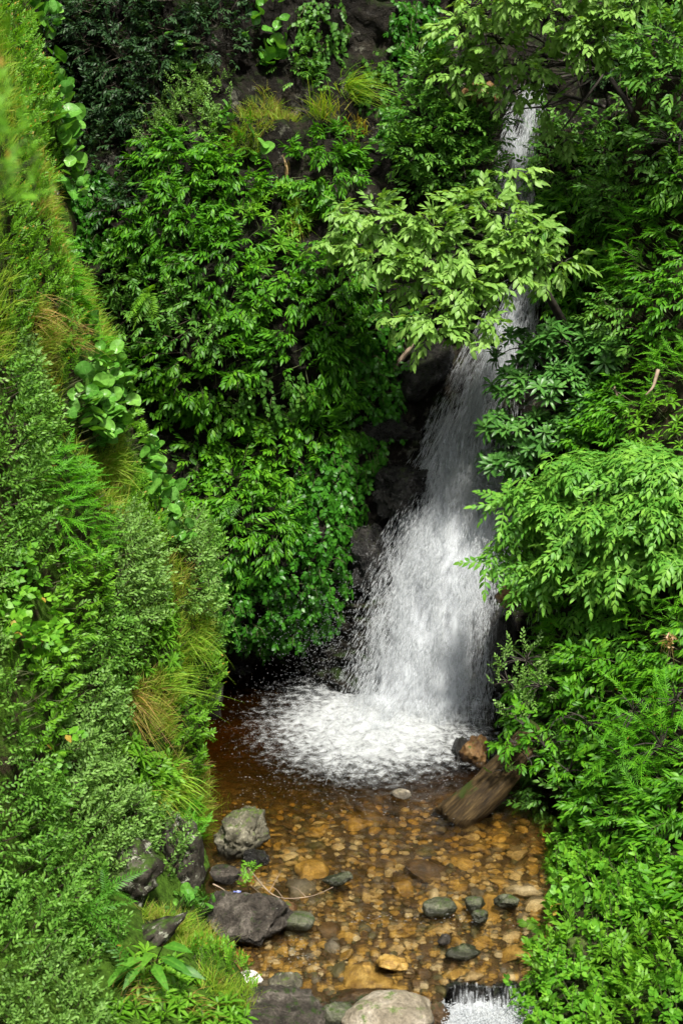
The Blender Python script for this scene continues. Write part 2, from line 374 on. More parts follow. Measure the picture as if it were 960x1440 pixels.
# ------------------------------------------------------------------ leaves and shoots
def leaf(L, Wd, fold=0.25, curl=0.25, wmax=0.38, w2=0.72):
    v = []; ac = []
    t1, t2 = wmax, wmax + (1 - wmax) * 0.55
    h = Wd / 2
    def z(t): return -curl * L * t * t
    v.append((0, 0, 0)); ac.append(0)
    for t, w in ((t1, h), (t2, h * w2)):
        for s in (-1, 0, 1):
            v.append((s * w, L * t, z(t) + (fold * w if s else 0))); ac.append(abs(s))
    v.append((0, L, z(1.0))); ac.append(0.3)
    f = [(0, 2, 1), (0, 3, 2), (1, 2, 5), (1, 5, 4), (2, 3, 6), (2, 6, 5), (4, 5, 7), (5, 6, 7)]
    return np.array(v, float), np.array(f), np.array(ac, float)

def roundleaf(Rd, cup=0.18, wav=0.05):
    k = 18; v = [(0, 0, 0)]; ac = [0.0]
    for ring, q in ((0.35, 0.12), (0.7, 0.5), (1.0, 1.0)):
        for i in range(k):
            a = 2 * math.pi * i / k
            notch = 1 - 0.22 * max(0, math.cos(a)) ** 6
            vein = (1 if i % 3 == 0 else -1)
            v.append((Rd * ring * math.sin(a) * 0.88, -Rd * ring * math.cos(a) * notch * 1.05, Rd * (cup * q - 0.16 * abs(math.cos(a)) * q) + Rd * wav * math.sin(3 * a + 1) * ring - Rd * .022 * vein * (1.2 - ring)))
            ac.append(0.0 if i % 3 == 0 and ring < .9 else .6)
    f = []
    for i in range(k):
        j = (i + 1) % k
        f.append((0, 1 + i, 1 + j))
        for t in (0, 1):
            o = 1 + t * k
            f.append((o + i, o + k + i, o + k + j)); f.append((o + i, o + k + j, o + j))
    v = np.array(v); v[:, 1] += Rd * 0.8
    return v, np.array(f), np.array(ac)

def frames(d, up):
    y = nrm(d); z = up - np.sum(up * y, -1, keepdims=True) * y; z = nrm(z); x = np.cross(y, z)
    return np.stack([x, y, z], -1)            # columns

def rand3(n, s=1.0): return rng.normal(0, s, (n, 3))

def put(parts):
    """parts: list of (v, f, across, tint) -> merged template"""
    vs, fs, at = [], [], []; o = 0
    for v, f, a, t in parts:
        vs.append(v); fs.append(f + o); o += len(v)
        at.append(np.stack([np.full(len(v), t), a, np.zeros(len(v))], 1))
    return np.concatenate(vs), np.concatenate(fs), np.concatenate(at)

def stamp(templates, Ms, Ts, tint, scale):
    """copies of templates at frames Ms, points Ts -> arrays"""
    vs, fs, at = [], [], []; o = 0
    which = rng.integers(0, len(templates), len(Ts))
    for k, (v, f, a) in enumerate(templates):
        m = np.where(which == k)[0]
        if not len(m): continue
        vv = np.einsum('nij,vj->nvi', Ms[m], v) * scale[m][:, None, None] + Ts[m][:, None, :]
        aa = np.repeat(a[None], len(m), 0).copy(); aa[:, :, 0] = np.clip(aa[:, :, 0] * 0.6 + tint[m][:, None] * 0.4, 0, 1); aa[:, :, 0] = np.where(a[None, :, 0] > 1.5, 1.0, np.minimum(aa[:, :, 0], .9))
        ff = f[None] + (np.arange(len(m)) * len(v))[:, None, None] + o
        o += len(m) * len(v)
        vs.append(vv.reshape(-1, 3)); fs.append(ff.reshape(-1, 3)); at.append(aa.reshape(-1, 3))
    return np.concatenate(vs), np.concatenate(fs), np.concatenate(at)

def ltint(): return 1.7 if rng.random() < .003 else float(np.clip(rng.normal(0.45, 0.27), 0, 1))

def spray(L, Wd, k, stem, ang=55, droop=0.25, fold=0.25, curl=0.3, w=0.38, splay=0.5):
    parts = []
    for i in range(k):
        t = (i + 0.6) / k
        s = 1 if i % 2 else -1
        a = R(ang * (1 - 0.5 * t) + rng.normal(0, 8)) * s
        if i == k - 1: a = R(rng.normal(0, 10))
        lv, lf, la = leaf(L * rng.uniform(0.75, 1.1) * (0.85 + 0.3 * math.sin(math.pi * min(t, 0.9))), Wd * rng.uniform(0.8, 1.1), fold, curl * rng.uniform(0.4, 1.6), w)
        d = np.array([[math.sin(a), math.cos(a), rng.normal(-droop, 0.2)]])
        u = np.array([[rng.normal(0, splay * 0.5), rng.normal(0, 0.3), 1.0]])
        m = frames(d, u)[0]
        base = np.array([0, stem * t, -droop * stem * t * t])
        parts.append((lv @ m.T + base, lf, la, ltint()))
    return put(parts)

def whorl(L, Wd, k, up=35, curl=0.25, fold=0.2, inner=4):
    parts = []
    for i in range(k + inner):
        a = 2 * math.pi * i * 0.381966 * 1.0
        e = R(up + (35 if i >= k else 0) + rng.normal(0, 10))
        lv, lf, la = leaf(L * rng.uniform(0.8, 1.1) * (0.6 if i >= k else 1), Wd * rng.uniform(0.85, 1.1), fold, curl * rng.uniform(0.6, 1.5), 0.55)
        d = np.array([[math.cos(a) * math.cos(e), math.sin(a) * math.cos(e), math.sin(e)]])
        m = frames(d, np.array([[0, 0, 1.0]]))[0]
        tt = ltint() * 0.8 + (0.3 if i >= k else 0)
        parts.append((lv @ m.T, lf, la, min(tt, 1)))
    v, f, a = put(parts)
    return v[:, [0, 2, 1]] * np.array([1, 1, -1]), f, a        # axis along +Y

def pinnate(Lr, n, L, Wd, droop=0.35, taper=0.5, ang=62, curl=0.25, narrow=1.0):
    parts = []
    for i in range(n):
        t = (i + 1.2) / (n + 0.5)
        prof = (math.sin(math.pi * min(1, 0.18 + 0.82 * t)) ** 0.6) if taper else 1
        pos = np.array([0, Lr * t * (1 - 0.12 * droop * t), -droop * Lr * t * t])
        for s in (-1, 1):
            a = R(ang * (1 - 0.35 * t) + rng.normal(0, 5)) * s
            lv, lf, la = leaf(L * (0.35 + 0.65 * prof) * rng.uniform(0.85, 1.1), Wd * (0.5 + 0.5 * prof), 0.2, curl, 0.4)
            d = np.array([[math.sin(a), math.cos(a), -droop * t * 0.6 + rng.normal(-0.08, 0.08)]])
            m = frames(d, np.array([[-0.15 * s, 0.25 * droop, 1.0]]))[0]
            parts.append((lv @ m.T + pos, lf, la, ltint()))
    lv, lf, la = leaf(L, Wd, 0.2, curl)
    m = frames(np.array([[0, 1.0, -droop]]), np.array([[0, 0, 1.0]]))[0]
    parts.append((lv @ m.T + np.array([0, Lr * (1 - 0.12 * droop), -droop * Lr]), lf, la, 0.7))
    # rachis
    k = 5; rv = []; rf = []
    for j in range(k + 1):
        t = j / k
        for s in (-1, 1): rv.append((s * 0.003, Lr * t * (1 - 0.12 * droop * t), -droop * Lr * t * t + 0.001))
    for j in range(k): rf += [(2 * j, 2 * j + 1, 2 * j + 3), (2 * j, 2 * j + 3, 2 * j + 2)]
    parts.append((np.array(rv), np.array(rf), np.full(len(rv), 0.9), 0.8))
    return put(parts)

def rosette(fn, k, up=30):
    vs, fs, at = [], [], []; o = 0
    for i in range(k):
        v, f, a = fn()
        az = 2 * math.pi * (i / k) + rng.normal(0, 0.25); e = R(up + rng.normal(0, 12))
        d = np.array([[math.cos(az) * math.cos(e), math.sin(az) * math.cos(e), math.sin(e)]])
        m = frames(d, np.array([[0, 0, 1.0]]))[0]
        vs.append(v @ m.T); fs.append(f + o); at.append(a); o += len(v)
    v = np.concatenate(vs)
    return v[:, [0, 2, 1]] * np.array([1, 1, -1]), np.concatenate(fs), np.concatenate(at)

def blades(n, L, w, spread=0.5, droop=0.6, seg=4, tl=(0, 1)):
    vs, fs, at = [], [], []; o = 0
    for i in range(n):
        a = rng.uniform(0, 2 * math.pi); sp = abs(rng.normal(0, spread)); l = L * rng.uniform(0.55, 1.15)
        d = np.array([math.cos(a) * sp, 1.0, math.sin(a) * sp]); d /= np.linalg.norm(d)
        side = nrm(np.cross(d, rng.normal(0, 1, 3)))
        b = np.array([rng.normal(0, 0.03), 0, rng.normal(0, 0.03)])
        tt = rng.uniform(*tl); dr = droop * rng.uniform(0.5, 1.4)
        for j in range(seg + 1):
            t = j / seg
            c = b + d * l * t; c = c + np.array([0, 0, -1.0]) * dr * l * t * t
            ww = w * (1 - t ** 1.5) * 0.5 + 0.0004
            for s in (-1, 1): vs.append(c + side * ww * s); at.append((tt, 0.7, 0))
        for j in range(seg):
            q = o + 2 * j; fs += [(q, q + 1, q + 3), (q, q + 3, q + 2)]
        o += 2 * (seg + 1)
    return np.array(vs), np.array(fs), np.array(at, float)

def tubes(paths, radii, sides=5, hub=None):
    """paths: list of (k,3); radii list of (r0,r1)"""
    vs, fs = [], []; o = 0
    for p, (r0, r1) in zip(paths, radii):
        p = np.asarray(p, float); k = len(p)
        t = nrm(np.gradient(p, axis=0))
        ref = np.array([0.3, 0.2, 1.0]) if abs(t[0, 2]) < 0.8 else np.array([1.0, 0.3, 0])
        x = nrm(np.cross(t, ref)); y = np.cross(t, x)
        rr = np.linspace(r0, r1, k)[:, None]
        for i in range(sides):
            a = 2 * math.pi * i / sides
            vs.append(p + x * rr * math.cos(a) + y * rr * math.sin(a))
        idx = o + np.arange(sides * k).reshape(sides, k)
        nx = np.roll(idx, -1, 0)
        A, B, C, D = idx[:, :-1].ravel(), nx[:, :-1].ravel(), nx[:, 1:].ravel(), idx[:, 1:].ravel()
        fs.append(np.stack([A, B, C], 1)); fs.append(np.stack([A, C, D], 1))
        if hub is not None: fs.append(np.array([(-1, idx[0, 0], idx[1, 0])]))
        o += sides * k
    if hub is not None:
        vs.append(np.asarray(hub, float)[None]); fs = [np.where(f == -1, o, f) for f in fs]
    return np.concatenate(vs), np.concatenate(fs)

def bez(a, b, sag=0.0, bow=None, k=7):
    a, b = np.asarray(a, float), np.asarray(b, float); t = np.linspace(0, 1, k)[:, None]
    c = (a + b) / 2 + np.array([0, 0, sag]) + (np.asarray(bow) if bow is not None else 0)
    return (1 - t) ** 2 * a + 2 * t * (1 - t) * c + t * t * b

# species: templates, material, how shoots stand
# d = weights (normal, up, random) of the shoot axis;  u = weights (normal, up, random) of the leaf face
SPEC = {}
def spec(name, tpl, leafm, stem, dens, d, u, scale=(0.8, 1.2), twig=True):
    SPEC[name] = dict(t=tpl, m=M['leaf_' + leafm], s=stem, dens=dens, d=d, u=u, sc=scale, twig=twig)
V = 6
spec('ovate', [spray(0.084, 0.028, 9, 0.15, droop=0.45, curl=0.35) for _ in range(V)], 'ovate', M['stem'], 200, (0.8, 0.15, 0.45), (0.5, 1.0, 0.25))
spec('broad', [spray(0.085, 0.036, 7, 0.13, droop=0.45, curl=0.3) for _ in range(V)], 'ovate', M['stem'], 180, (0.8, 0.1, 0.5), (0.6, 0.9, 0.3))
spec('ivy', [spray(0.056, 0.040, 7, 0.10, ang=70, droop=0.5, curl=0.2, fold=0.12) for _ in range(V)], 'ivy', M['stem'], 330, (0.35, -0.5, 0.35), (1.0, 0.55, 0.25))
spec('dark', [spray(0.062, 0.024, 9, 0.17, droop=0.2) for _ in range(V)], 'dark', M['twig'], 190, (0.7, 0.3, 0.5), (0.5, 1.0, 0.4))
spec('grey', [spray(0.036, 0.018, 8, 0.12, ang=55, droop=0.2, curl=0.2, splay=1.1) for _ in range(V)], 'grey', M['twig'], 560, (0.6, 0.55, 0.5), (0.8, 0.8, 0.6))
spec('bright', [spray(0.065, 0.026, 9, 0.15, droop=0.2) for _ in range(V)], 'bright', M['stem'], 200, (0.6, 0.6, 0.5), (0.5, 0.9, 0.4))
spec('creeper', [spray(0.055, 0.045, 7, 0.14, ang=60, droop=0.7, fold=0.1, w=0.45) for _ in range(V)], 'small', M['stem'], 190, (0.5, -0.5, 0.4), (1.0, 0.6, 0.3))
spec('feather', [pinnate(0.16, 9, 0.042, 0.009, 0.6, 1, 58) for _ in range(V)], 'feather', M['stem'], 230, (0.7, 0.4, 0.5), (0.5, 1.0, 0.4))
spec('nettle', [whorl(0.058, 0.04, 6, up=12, curl=0.3, fold=0.15, inner=3) for _ in range(V)] + [spray(0.058, 0.04, 6, 0.10, droop=0.3) for _ in range(3)], 'nettle', M['stem'], 280, (0.4, 0.9, 0.4), (0.5, 0.8, 0.5))
spec('small', [spray(0.066, 0.028, 9, 0.16, droop=0.4) for _ in range(V)], 'small', M['twig'], 180, (0.7, 0.3, 0.5), (0.5, 1.0, 0.4))
spec('lance', [whorl(0.10, 0.024, 7, up=25, curl=0.4, inner=4) for _ in range(V)], 'bright', M['stem'], 100, (0.6, 0.6, 0.4), (0.5, 0.6, 0.5))
spec('pale', [spray(0.125, 0.058, 8, 0.22, ang=58, droop=0.5, curl=0.25, fold=0.2) for _ in range(V)], 'pale', M['twig'], 50, (0.6, -0.1, 0.5), (0.5, 1.0, 0.25))
spec('rhodo', [whorl(0.135, 0.036, 9, up=18, curl=0.3, inner=4) for _ in range(V)], 'rhodo', M['twig'], 40, (0.6, 0.55, 0.35), (0.5, 0.6, 0.5))
spec('pinnate', [rosette(lambda: pinnate(0.20, 4, 0.084, 0.035, 0.7, 1, 60, 0.35), 4, 20) for _ in range(V)], 'pinnate', M['twig'], 32, (0.5, 0.75, 0.35), (0.3, 0.5, 0.6))
spec('grass', [blades(9, 0.12, 0.0045, 0.8, 0.4) for _ in range(V)], 'grass', None, 420, (0.6, 0.7, 0.3), (0.5, 0.5, 0.6), twig=False)
spec('fine', [spray(0.036, 0.017, 8, 0.12, ang=55, droop=0.25, curl=0.2, splay=1.0) for _ in range(V)], 'sage', M['twig'], 540, (0.6, 0.5, 0.5), (0.8, 0.8, 0.6))
spec('tiny', [spray(0.030, 0.012, 10, 0.10, ang=50, droop=0.1, curl=0.2) for _ in range(V)], 'bright', M['stem'], 420, (0.5, 0.8, 0.5), (0.5, 0.8, 0.6))
spec('heart', [spray(0.07, 0.055, 6, 0.13, ang=65, droop=0.3, curl=0.2, fold=.1, w=.35) for _ in range(V)], 'nettle', M['stem'], 110, (0.6, 0.5, 0.5), (0.6, 0.8, 0.4))
UP = np.array([0, 0, 1.0])

def orient(sp, n, k):
    dn, du, dr = sp['d']; un, uu, ur = sp['u']
    d = n * dn + UP * du + rand3(k, dr * 0.6); u = n * un + UP * uu + rand3(k, ur * 0.6)
    # grass frame keeps world down: blades bend along -Z of the frame
    return frames(d, u)

def plant_object(name, base, v, f, a, mat, stems=None, stem_mat=None, label=None, cat=None, group=None, fol='foliage', stem_name='stem', hubdir=(0, 1, -.2)):
    e = empty(name, base); tag(e, label, cat, group)
    add(fol, mesh_from(fol, v - base, f, a), mat, e)
    if stems is not None and len(stems[0]):
        sv, sf = tubes(*stems, sides=4, hub=base + np.asarray(hubdir) * .35)
        add(stem_name, mesh_from(stem_name, sv - base, sf), stem_mat, e)
    return e

NAMES = {'ovate': 'leafy_shrub', 'broad': 'leafy_shrub', 'ivy': 'climbing_vine', 'dark': 'dark_shrub', 'grey': 'small_leaved_bush', 'bright': 'leafy_bush', 'creeper': 'hanging_creeper', 'feather': 'feathery_bush',
         'nettle': 'low_leafy_plant', 'small': 'small_leaved_bush', 'lance': 'narrow_leaved_plant', 'grass': 'grass', 'pinnate': 'fern_leaved_bush', 'rhodo': 'rhododendron', 'pale': 'leafy_shrub', 'fine': 'small_leaved_bush', 'tiny': 'low_bush', 'heart': 'heart_leaved_plant'}

def cover(which, seeds, gname, glabel):
    """clothe a slope: every seed is one plant holding the part of the slope nearest to it"""
    SPp, hs = [], []
    for s in seeds: 
        p, n = hit(s[0], s[1], which); SPp.append(p); hs.append(-n)
    SPp = np.array(SPp); Rs = np.array([s[2] for s in seeds])
    dmax = max(SPEC[s[4]]['dens'] for s in seeds)
    p, n = sample(which, dmax)
    if which == 'L':
        k_ = np.linalg.norm(p - hit(118, 580, 'L')[0], axis=1) > .42; p, n = p[k_], n[k_]
    jit = np.stack([fbm(p, 3.0, 3, 20 + k) for k in range(3)], 1) * 0.16
    D = np.linalg.norm((p + jit)[:, None] - SPp[None], axis=2) / Rs[None]
    own = D.argmin(1); dist = D.min(1)
    gapn = fbm(p, 2.2, 3, 41); gap2 = fbm(p, 5.5, 2, 47)
    gr = []
    for i, s in enumerate(seeds):
        sp = SPEC[s[4]]
        lim = (1.2 if which == 'B' and s[4] != 'grass' else 1.55) + .45 * gapn
        m = (own == i) & (dist < lim) & (rng.random(len(p)) < sp['dens'] / dmax)
        k = int(m.sum())
        if k < 3: continue
        q, nn = p[m], n[m]; r = dist[m]
        h = s[3] * (.72 if which == 'L' else 1) * rng.uniform(.8, 1.7 if which == 'B' else 1.25) * (1 + .5 * gap2[m]) * np.sqrt(np.clip(1.05 - (r / 1.4) ** 2, 0.03, 1)) * rng.uniform(0.25, 1.0, k) ** 0.7
        lean = nrm(nn + UP * 0.35)
        root = q - nn * 0.07
        tip = q + lean * h[:, None]
        Ms = orient(sp, nn, k)
        v, f, a = stamp(sp['t'], Ms, tip, np.clip(rng.normal(rng.uniform(.25, .75), 0.25, k), 0, 1), rng.uniform(*sp['sc'], k) * (s[6] if len(s) > 6 else 1))
        if s[4] == 'grass': gr.append((v, f, a)); continue
        stems = None
        if sp['twig'] and s[3] > 0.05:
            sel = np.where(rng.random(k) < (.12 if s[4] in ('grey', 'fine', 'tiny') else .35))[0]
            paths = [np.stack([root[j], (root[j] + tip[j]) / 2 + nn[j] * 0.03, tip[j], tip[j] + Ms[j][:, 1] * 0.1]) for j in sel]
            stems = (paths, [(0.005, 0.0022)] * len(paths))
        plant_object(NAMES[s[4]], SPp[i], v, f, a, sp['m'], stems, sp['s'], s[5], NAMES[s[4]].replace('_', ' ').split()[-1], hubdir=hs[i])
    if gr:
        o = 0; vs, fs, at = [], [], []
        for v, f, a in gr: vs.append(v); fs.append(f + o); at.append(a); o += len(v)
        g = add(gname, mesh_from(gname, np.concatenate(vs), np.concatenate(fs), np.concatenate(at)), M['leaf_grass'])
        tag(g, glabel, 'grass', kind='stuff')

# px, py, radius m, thickness m, species, label, (leaf scale)
G = None
Lseeds = [(172, 500, .2, .22, 'tiny', 'fluffy light green bush bulging from the ridge beside the big round-leaved clump'), (282, 775, .2, .3, 'fine', 'fine-leaved bush jutting from the ridge above the pool hollow'), (208, 625, .18, .2, 'bright', 'light green leafy sprigs on the ridge under the big round-leaved clump', .7), (292, 880, .18, .22, 'fine', 'fine-leaved sprigs on the ridge above the yellow hanging grass'), (205, 1185, .24, .3, 'grey', 'grey-green bush spilling over the top of the mossy outcrop'), (120, 1310, .2, .2, 'fine', 'dark small-leaved sprigs hanging over the slanting rock shelf'), (-90, 520, .45, .2, 'grey', 'bush with small leaves beyond the left edge, level with the reddish grass'), (-90, 640, .45, .2, 'fine', 'bush with small leaves beyond the left edge, level with the big round leaves'), (-90, 760, .45, .2, 'fine', 'bush with small leaves beyond the left edge, level with the fluffy plant'), (-90, 880, .45, .2, 'grey', 'bush with small leaves beyond the left edge, level with the upper heart leaves'), (-100, 1010, .45, .2, 'fine', 'bush with small leaves beyond the left edge, level with the brown hanging grass'), (-110, 1130, .45, .2, 'grey', 'bush with small leaves beyond the left edge, level with the lower heart leaves'), (-120, 1260, .45, .2, 'fine', 'bush with small leaves beyond the left edge, level with the lichen ledge'), (-130, 1390, .45, .2, 'grey', 'bush with small leaves beyond the left edge, level with the bottom corner'), (15, 40, .4, .1, 'tiny', 'fluffy yellow-green low bush in the top left corner'), (40, 130, .45, .1, 'tiny', 'mossy light green low bush near the top of the left ridge'), (20, 215, .4, .1, 'tiny', 'fluffy yellow-green low bush behind the blurred foliage'), (60, 300, .4, .06, 'grass', G), (15, 345, .38, .1, 'tiny', 'mossy yellow-green low bush under the blurred foliage'), (75, 405, .36, .1, 'tiny', 'mossy low bush between reddish grass and the string of round leaves'), (-100, 150, .7, .1, 'grass', G), (-60, 420, .5, .1, 'grass', G),
    (120, 450, .35, .08, 'grass', G), (60, 480, .3, .08, 'grass', G), (95, 500, .25, .1, 'tiny', 'bright mossy low bush above the big round-leaved clump, left side'), (140, 668, .36, .08, 'grass', G), (235, 690, .25, .08, 'grass', G), (265, 895, .26, .1, 'grass', G), (285, 960, .26, .14, 'tiny', 'yellow-green mossy low bush on the ridge above the pool edge'),
    (215, 990, .28, .1, 'grass', G), (205, 1140, .24, .1, 'bright', 'small bright bush between the hanging grass and the mossy outcrop'), (235, 1110, .25, .1, 'grass', G), (265, 1330, .25, .08, 'grass', G), (310, 1400, .2, .06, 'grass', G), (275, 1130, .22, .08, 'grass', G), (240,820,.2,.08,'grass',G),
    (60, 355, .22, .12, 'tiny', 'yellow-green tuft of tiny leaves in the grass near the lichen stone'),
    (15, 440, .35, .14, 'tiny', 'light green low bush amid reddish grass at the upper left edge'),
    (90, 385, .25, .10, 'feather', 'soft bright green plant beside the string of round leaves'),
    (150, 470, .28, .12, 'feather', 'feathery pale green plant just above the big round-leaved clump'),
    (20, 590, .42, .22, 'fine', 'dark green fine-leaved bush at the left edge beside the big round leaves'),
    (40, 610, .25, .14, 'fine', 'dark twiggy bush touching the left side of the big round leaves'),
    (20, 510, .3, .14, 'grey', 'small grey-green bush between reddish grasses on the left edge'),
    (100, 735, .42, .16, 'feather', 'soft fluffy bright green plant under the long grass tuft on the left bank'),
    (20, 730, .3, .2, 'fine', 'small bush with tiny leaves at the left edge below the dark one'),
    (200, 745, .36, .16, 'tiny', 'yellow-green leafy bush near the ridge of round leaves'),
    (260, 775, .28, .18, 'grey', 'pale grey-green bush bulging over the ridge towards the pool side'),
    (180, 800, .42, .25, 'grey', 'wide twiggy grey-green bush in the middle of the left bank'),
    (90, 830, .40, .25, 'bright', 'light green leafy bush left of the widest one on the bank', .7),
    (270, 845, .26, .2, 'grey', 'grey-green bush on the ridge directly above the hanging yellow grass'),
    (25, 890, .40, .2, 'heart', 'bright heart-leaved plant among grey bushes on the left edge'),
    (130, 910, .40, .26, 'fine', 'dense fine-leaved bush above the hollow of hanging brown roots'),
    (220, 920, .28, .15, 'lance', 'narrow-leaved bright plant over the yellow hanging grass'),
    (40, 980, .40, .26, 'bright', 'light green bush with small leaves at the left edge, mid height', .7),
    (250, 1030, .28, .2, 'bright', 'bright leafy bush hanging over the pool beside the mossy outcrop', .7),
    (120, 1020, .36, .26, 'grey', 'grey-green bush with pale leaf undersides left of the hanging grass'),
    (50, 1075, .25, .2, 'heart', 'patch of light green heart leaves inside the lower grey bushes'),
    (180, 1080, .25, .14, 'lance', 'bright narrow-leaved plant in front of the hanging brown grass'),
    (100, 1120, .42, .3, 'grey', 'large drooping grey-green bush in the lower left of the bank'),
    (20, 1180, .42, .3, 'fine', 'fine-leaved green bush at the left edge above the ferny hollow'),
    (160, 1160, .3, .26, 'grey', 'grey-green bush spilling over the lichen-covered ledge'),
    (90, 1230, .32, .24, 'fine', 'dark fine-leaved bush just left of the lichen ledge'),
    (20, 1300, .36, .26, 'fine', 'dark drooping bush at the left edge beside the dark gap'),
    (60, 1400, .28, .2, 'grey', 'lowest grey-green bush in the bottom left corner'),
    (275, 1080, .18, .12, 'tiny', 'bright small-leaved bush leaning over the pool edge'),
    (250, 1140, .2, .12, 'feather', 'light green fern-like tuft hanging above the grey outcrop'),
    (295, 1290, .22, .07, 'creeper', 'green creeper on the earth wall beside the big grey boulder'),
    (325, 1370, .22, .06, 'tiny', 'mossy leafy cushion on the bank above the white stones'),
    (240, 1410, .25, .14, 'lance', 'narrow-leaved plant right below the big ribbed leaves'),
    (310, 1430, .2, .1, 'lance', 'narrow-leaved plant at the bottom edge beside the flat boulder')]
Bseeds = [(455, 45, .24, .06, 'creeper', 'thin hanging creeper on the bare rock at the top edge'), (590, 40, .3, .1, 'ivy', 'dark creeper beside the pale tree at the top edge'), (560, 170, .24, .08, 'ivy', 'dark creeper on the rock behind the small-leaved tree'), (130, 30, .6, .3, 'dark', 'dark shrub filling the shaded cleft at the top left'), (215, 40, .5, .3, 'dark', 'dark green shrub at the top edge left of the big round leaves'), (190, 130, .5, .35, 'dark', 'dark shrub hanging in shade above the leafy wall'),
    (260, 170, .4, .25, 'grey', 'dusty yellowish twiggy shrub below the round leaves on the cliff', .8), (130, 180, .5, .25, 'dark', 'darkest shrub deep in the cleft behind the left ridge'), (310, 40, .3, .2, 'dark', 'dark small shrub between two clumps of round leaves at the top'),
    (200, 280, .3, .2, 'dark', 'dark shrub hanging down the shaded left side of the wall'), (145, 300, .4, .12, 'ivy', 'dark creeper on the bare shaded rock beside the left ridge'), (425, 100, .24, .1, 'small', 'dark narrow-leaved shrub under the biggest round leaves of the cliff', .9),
    (240, 225, .40, .25, 'ovate', 'topmost bright shrub of the leafy wall, under the dusty twiggy shrub'), (310, 270, .42, .28, 'ovate', 'bright leafy shrub below the lone pair of round leaves'), (230, 330, .42, .25, 'ovate', 'leafy shrub on the wall facing the lichen stone of the ridge'),
    (385, 320, .35, .22, 'lance', 'leafy shrub beneath the dead hanging leaf'), (300, 370, .45, .3, 'ovate', 'bushy bright shrub at the centre of the leafy wall'), (455, 275, .35, .22, 'ovate', 'leafy shrub under the hanging green grass tufts'),
    (205, 420, .42, .22, 'small', 'broad-leaved shrub on the wall beside the left ridge'), (280, 455, .42, .3, 'small', 'leafy shrub hanging left of the pale creeper'), (370, 420, .42, .3, 'broad', 'broad-leaved shrub left of the overhanging pale boughs'),
    (450, 420, .45, .3, 'ovate', 'dark leafy shrub tucked beneath the overhanging pale boughs'), (225, 520, .40, .2, 'broad', 'leafy shrub lowest on the shaded left side of the wall'), (310, 540, .40, .28, 'broad', 'dark broad-leaved shrub above the black hollow'),
    (440, 510, .40, .28, 'ovate', 'long-leaved shrub beside the pale creeper, above the single fern'), (375, 560, .32, .24, 'creeper', 'pale round-leaved creeper hanging down the middle of the wall'), (510, 470, .34, .2, 'ivy', 'glossy vine at the upper right corner of the wall near the fall'),
    (522, 555, .42, .2, 'ivy', 'rounded glossy vine reaching out towards the waterfall'), (470, 580, .36, .22, 'ovate', 'leafy shrub with fern beneath, left of the rounded vine'), (490, 645, .3, .16, 'ivy', 'glossy small-leaved vine above the wet black boulder'),
    (300, 650, .22, .06, 'broad', 'shaded shrub in the black hollow of the wall'), (390, 660, .34, .22, 'broad', 'dark broad-leaved shrub below the single pale fern'), (310, 720, .36, .22, 'broad', 'dark shrub beside the left ridge in the lower wall'),
    (440, 710, .42, .16, 'ivy', 'glossy vine curtain left of the wet black boulder'), (370, 760, .40, .26, 'ovate', 'long-leaved shrub near the foot of the leafy wall'), (420, 785, .42, .16, 'ivy', 'glossy vine curtain low on the wall, near the spray'),
    (320, 820, .34, .22, 'ivy', 'vine at the foot of the wall touching the left ridge'), (390, 845, .52, .16, 'ivy', 'lowest rounded curtain of glossy vine above the pool'), (450, 858, .14, .12, 'ivy', 'small sprig of vine poking out towards the spray'),
    (520, 105, .22, .04, 'creeper', 'thin creeper on the lichen-stained rock at the top'), (480, 225, .22, .12, 'ovate', 'small leafy plant under the tall hanging grass'), (330, 210, .2, .06, 'grass', G), (410, 310, .2, .06, 'grass', G), (380, 165, .16, .05, 'grass', G),
    (815, 240, .40, .3, 'small', 'bush with narrow leaves right beside the upper fall'), (780, 320, .30, .25, 'ovate', 'leafy shrub hugging the right edge of the upper fall'), (850, 330, .42, .35, 'ovate', 'tall leafy shrub in the middle of the right slope'),
    (900, 60, .4, .2, 'dark', 'dark shrub in the deep shade at the upper right'), (820, 400, .3, .25, 'ovate', 'leafy shrub above the dark rhododendron'), (770, 215, .25, .2, 'small', 'small dark bush under the bare branches at the fall'), (950, 130, .4, .3, 'small', 'pale bush at the right edge below the overhanging crown')]
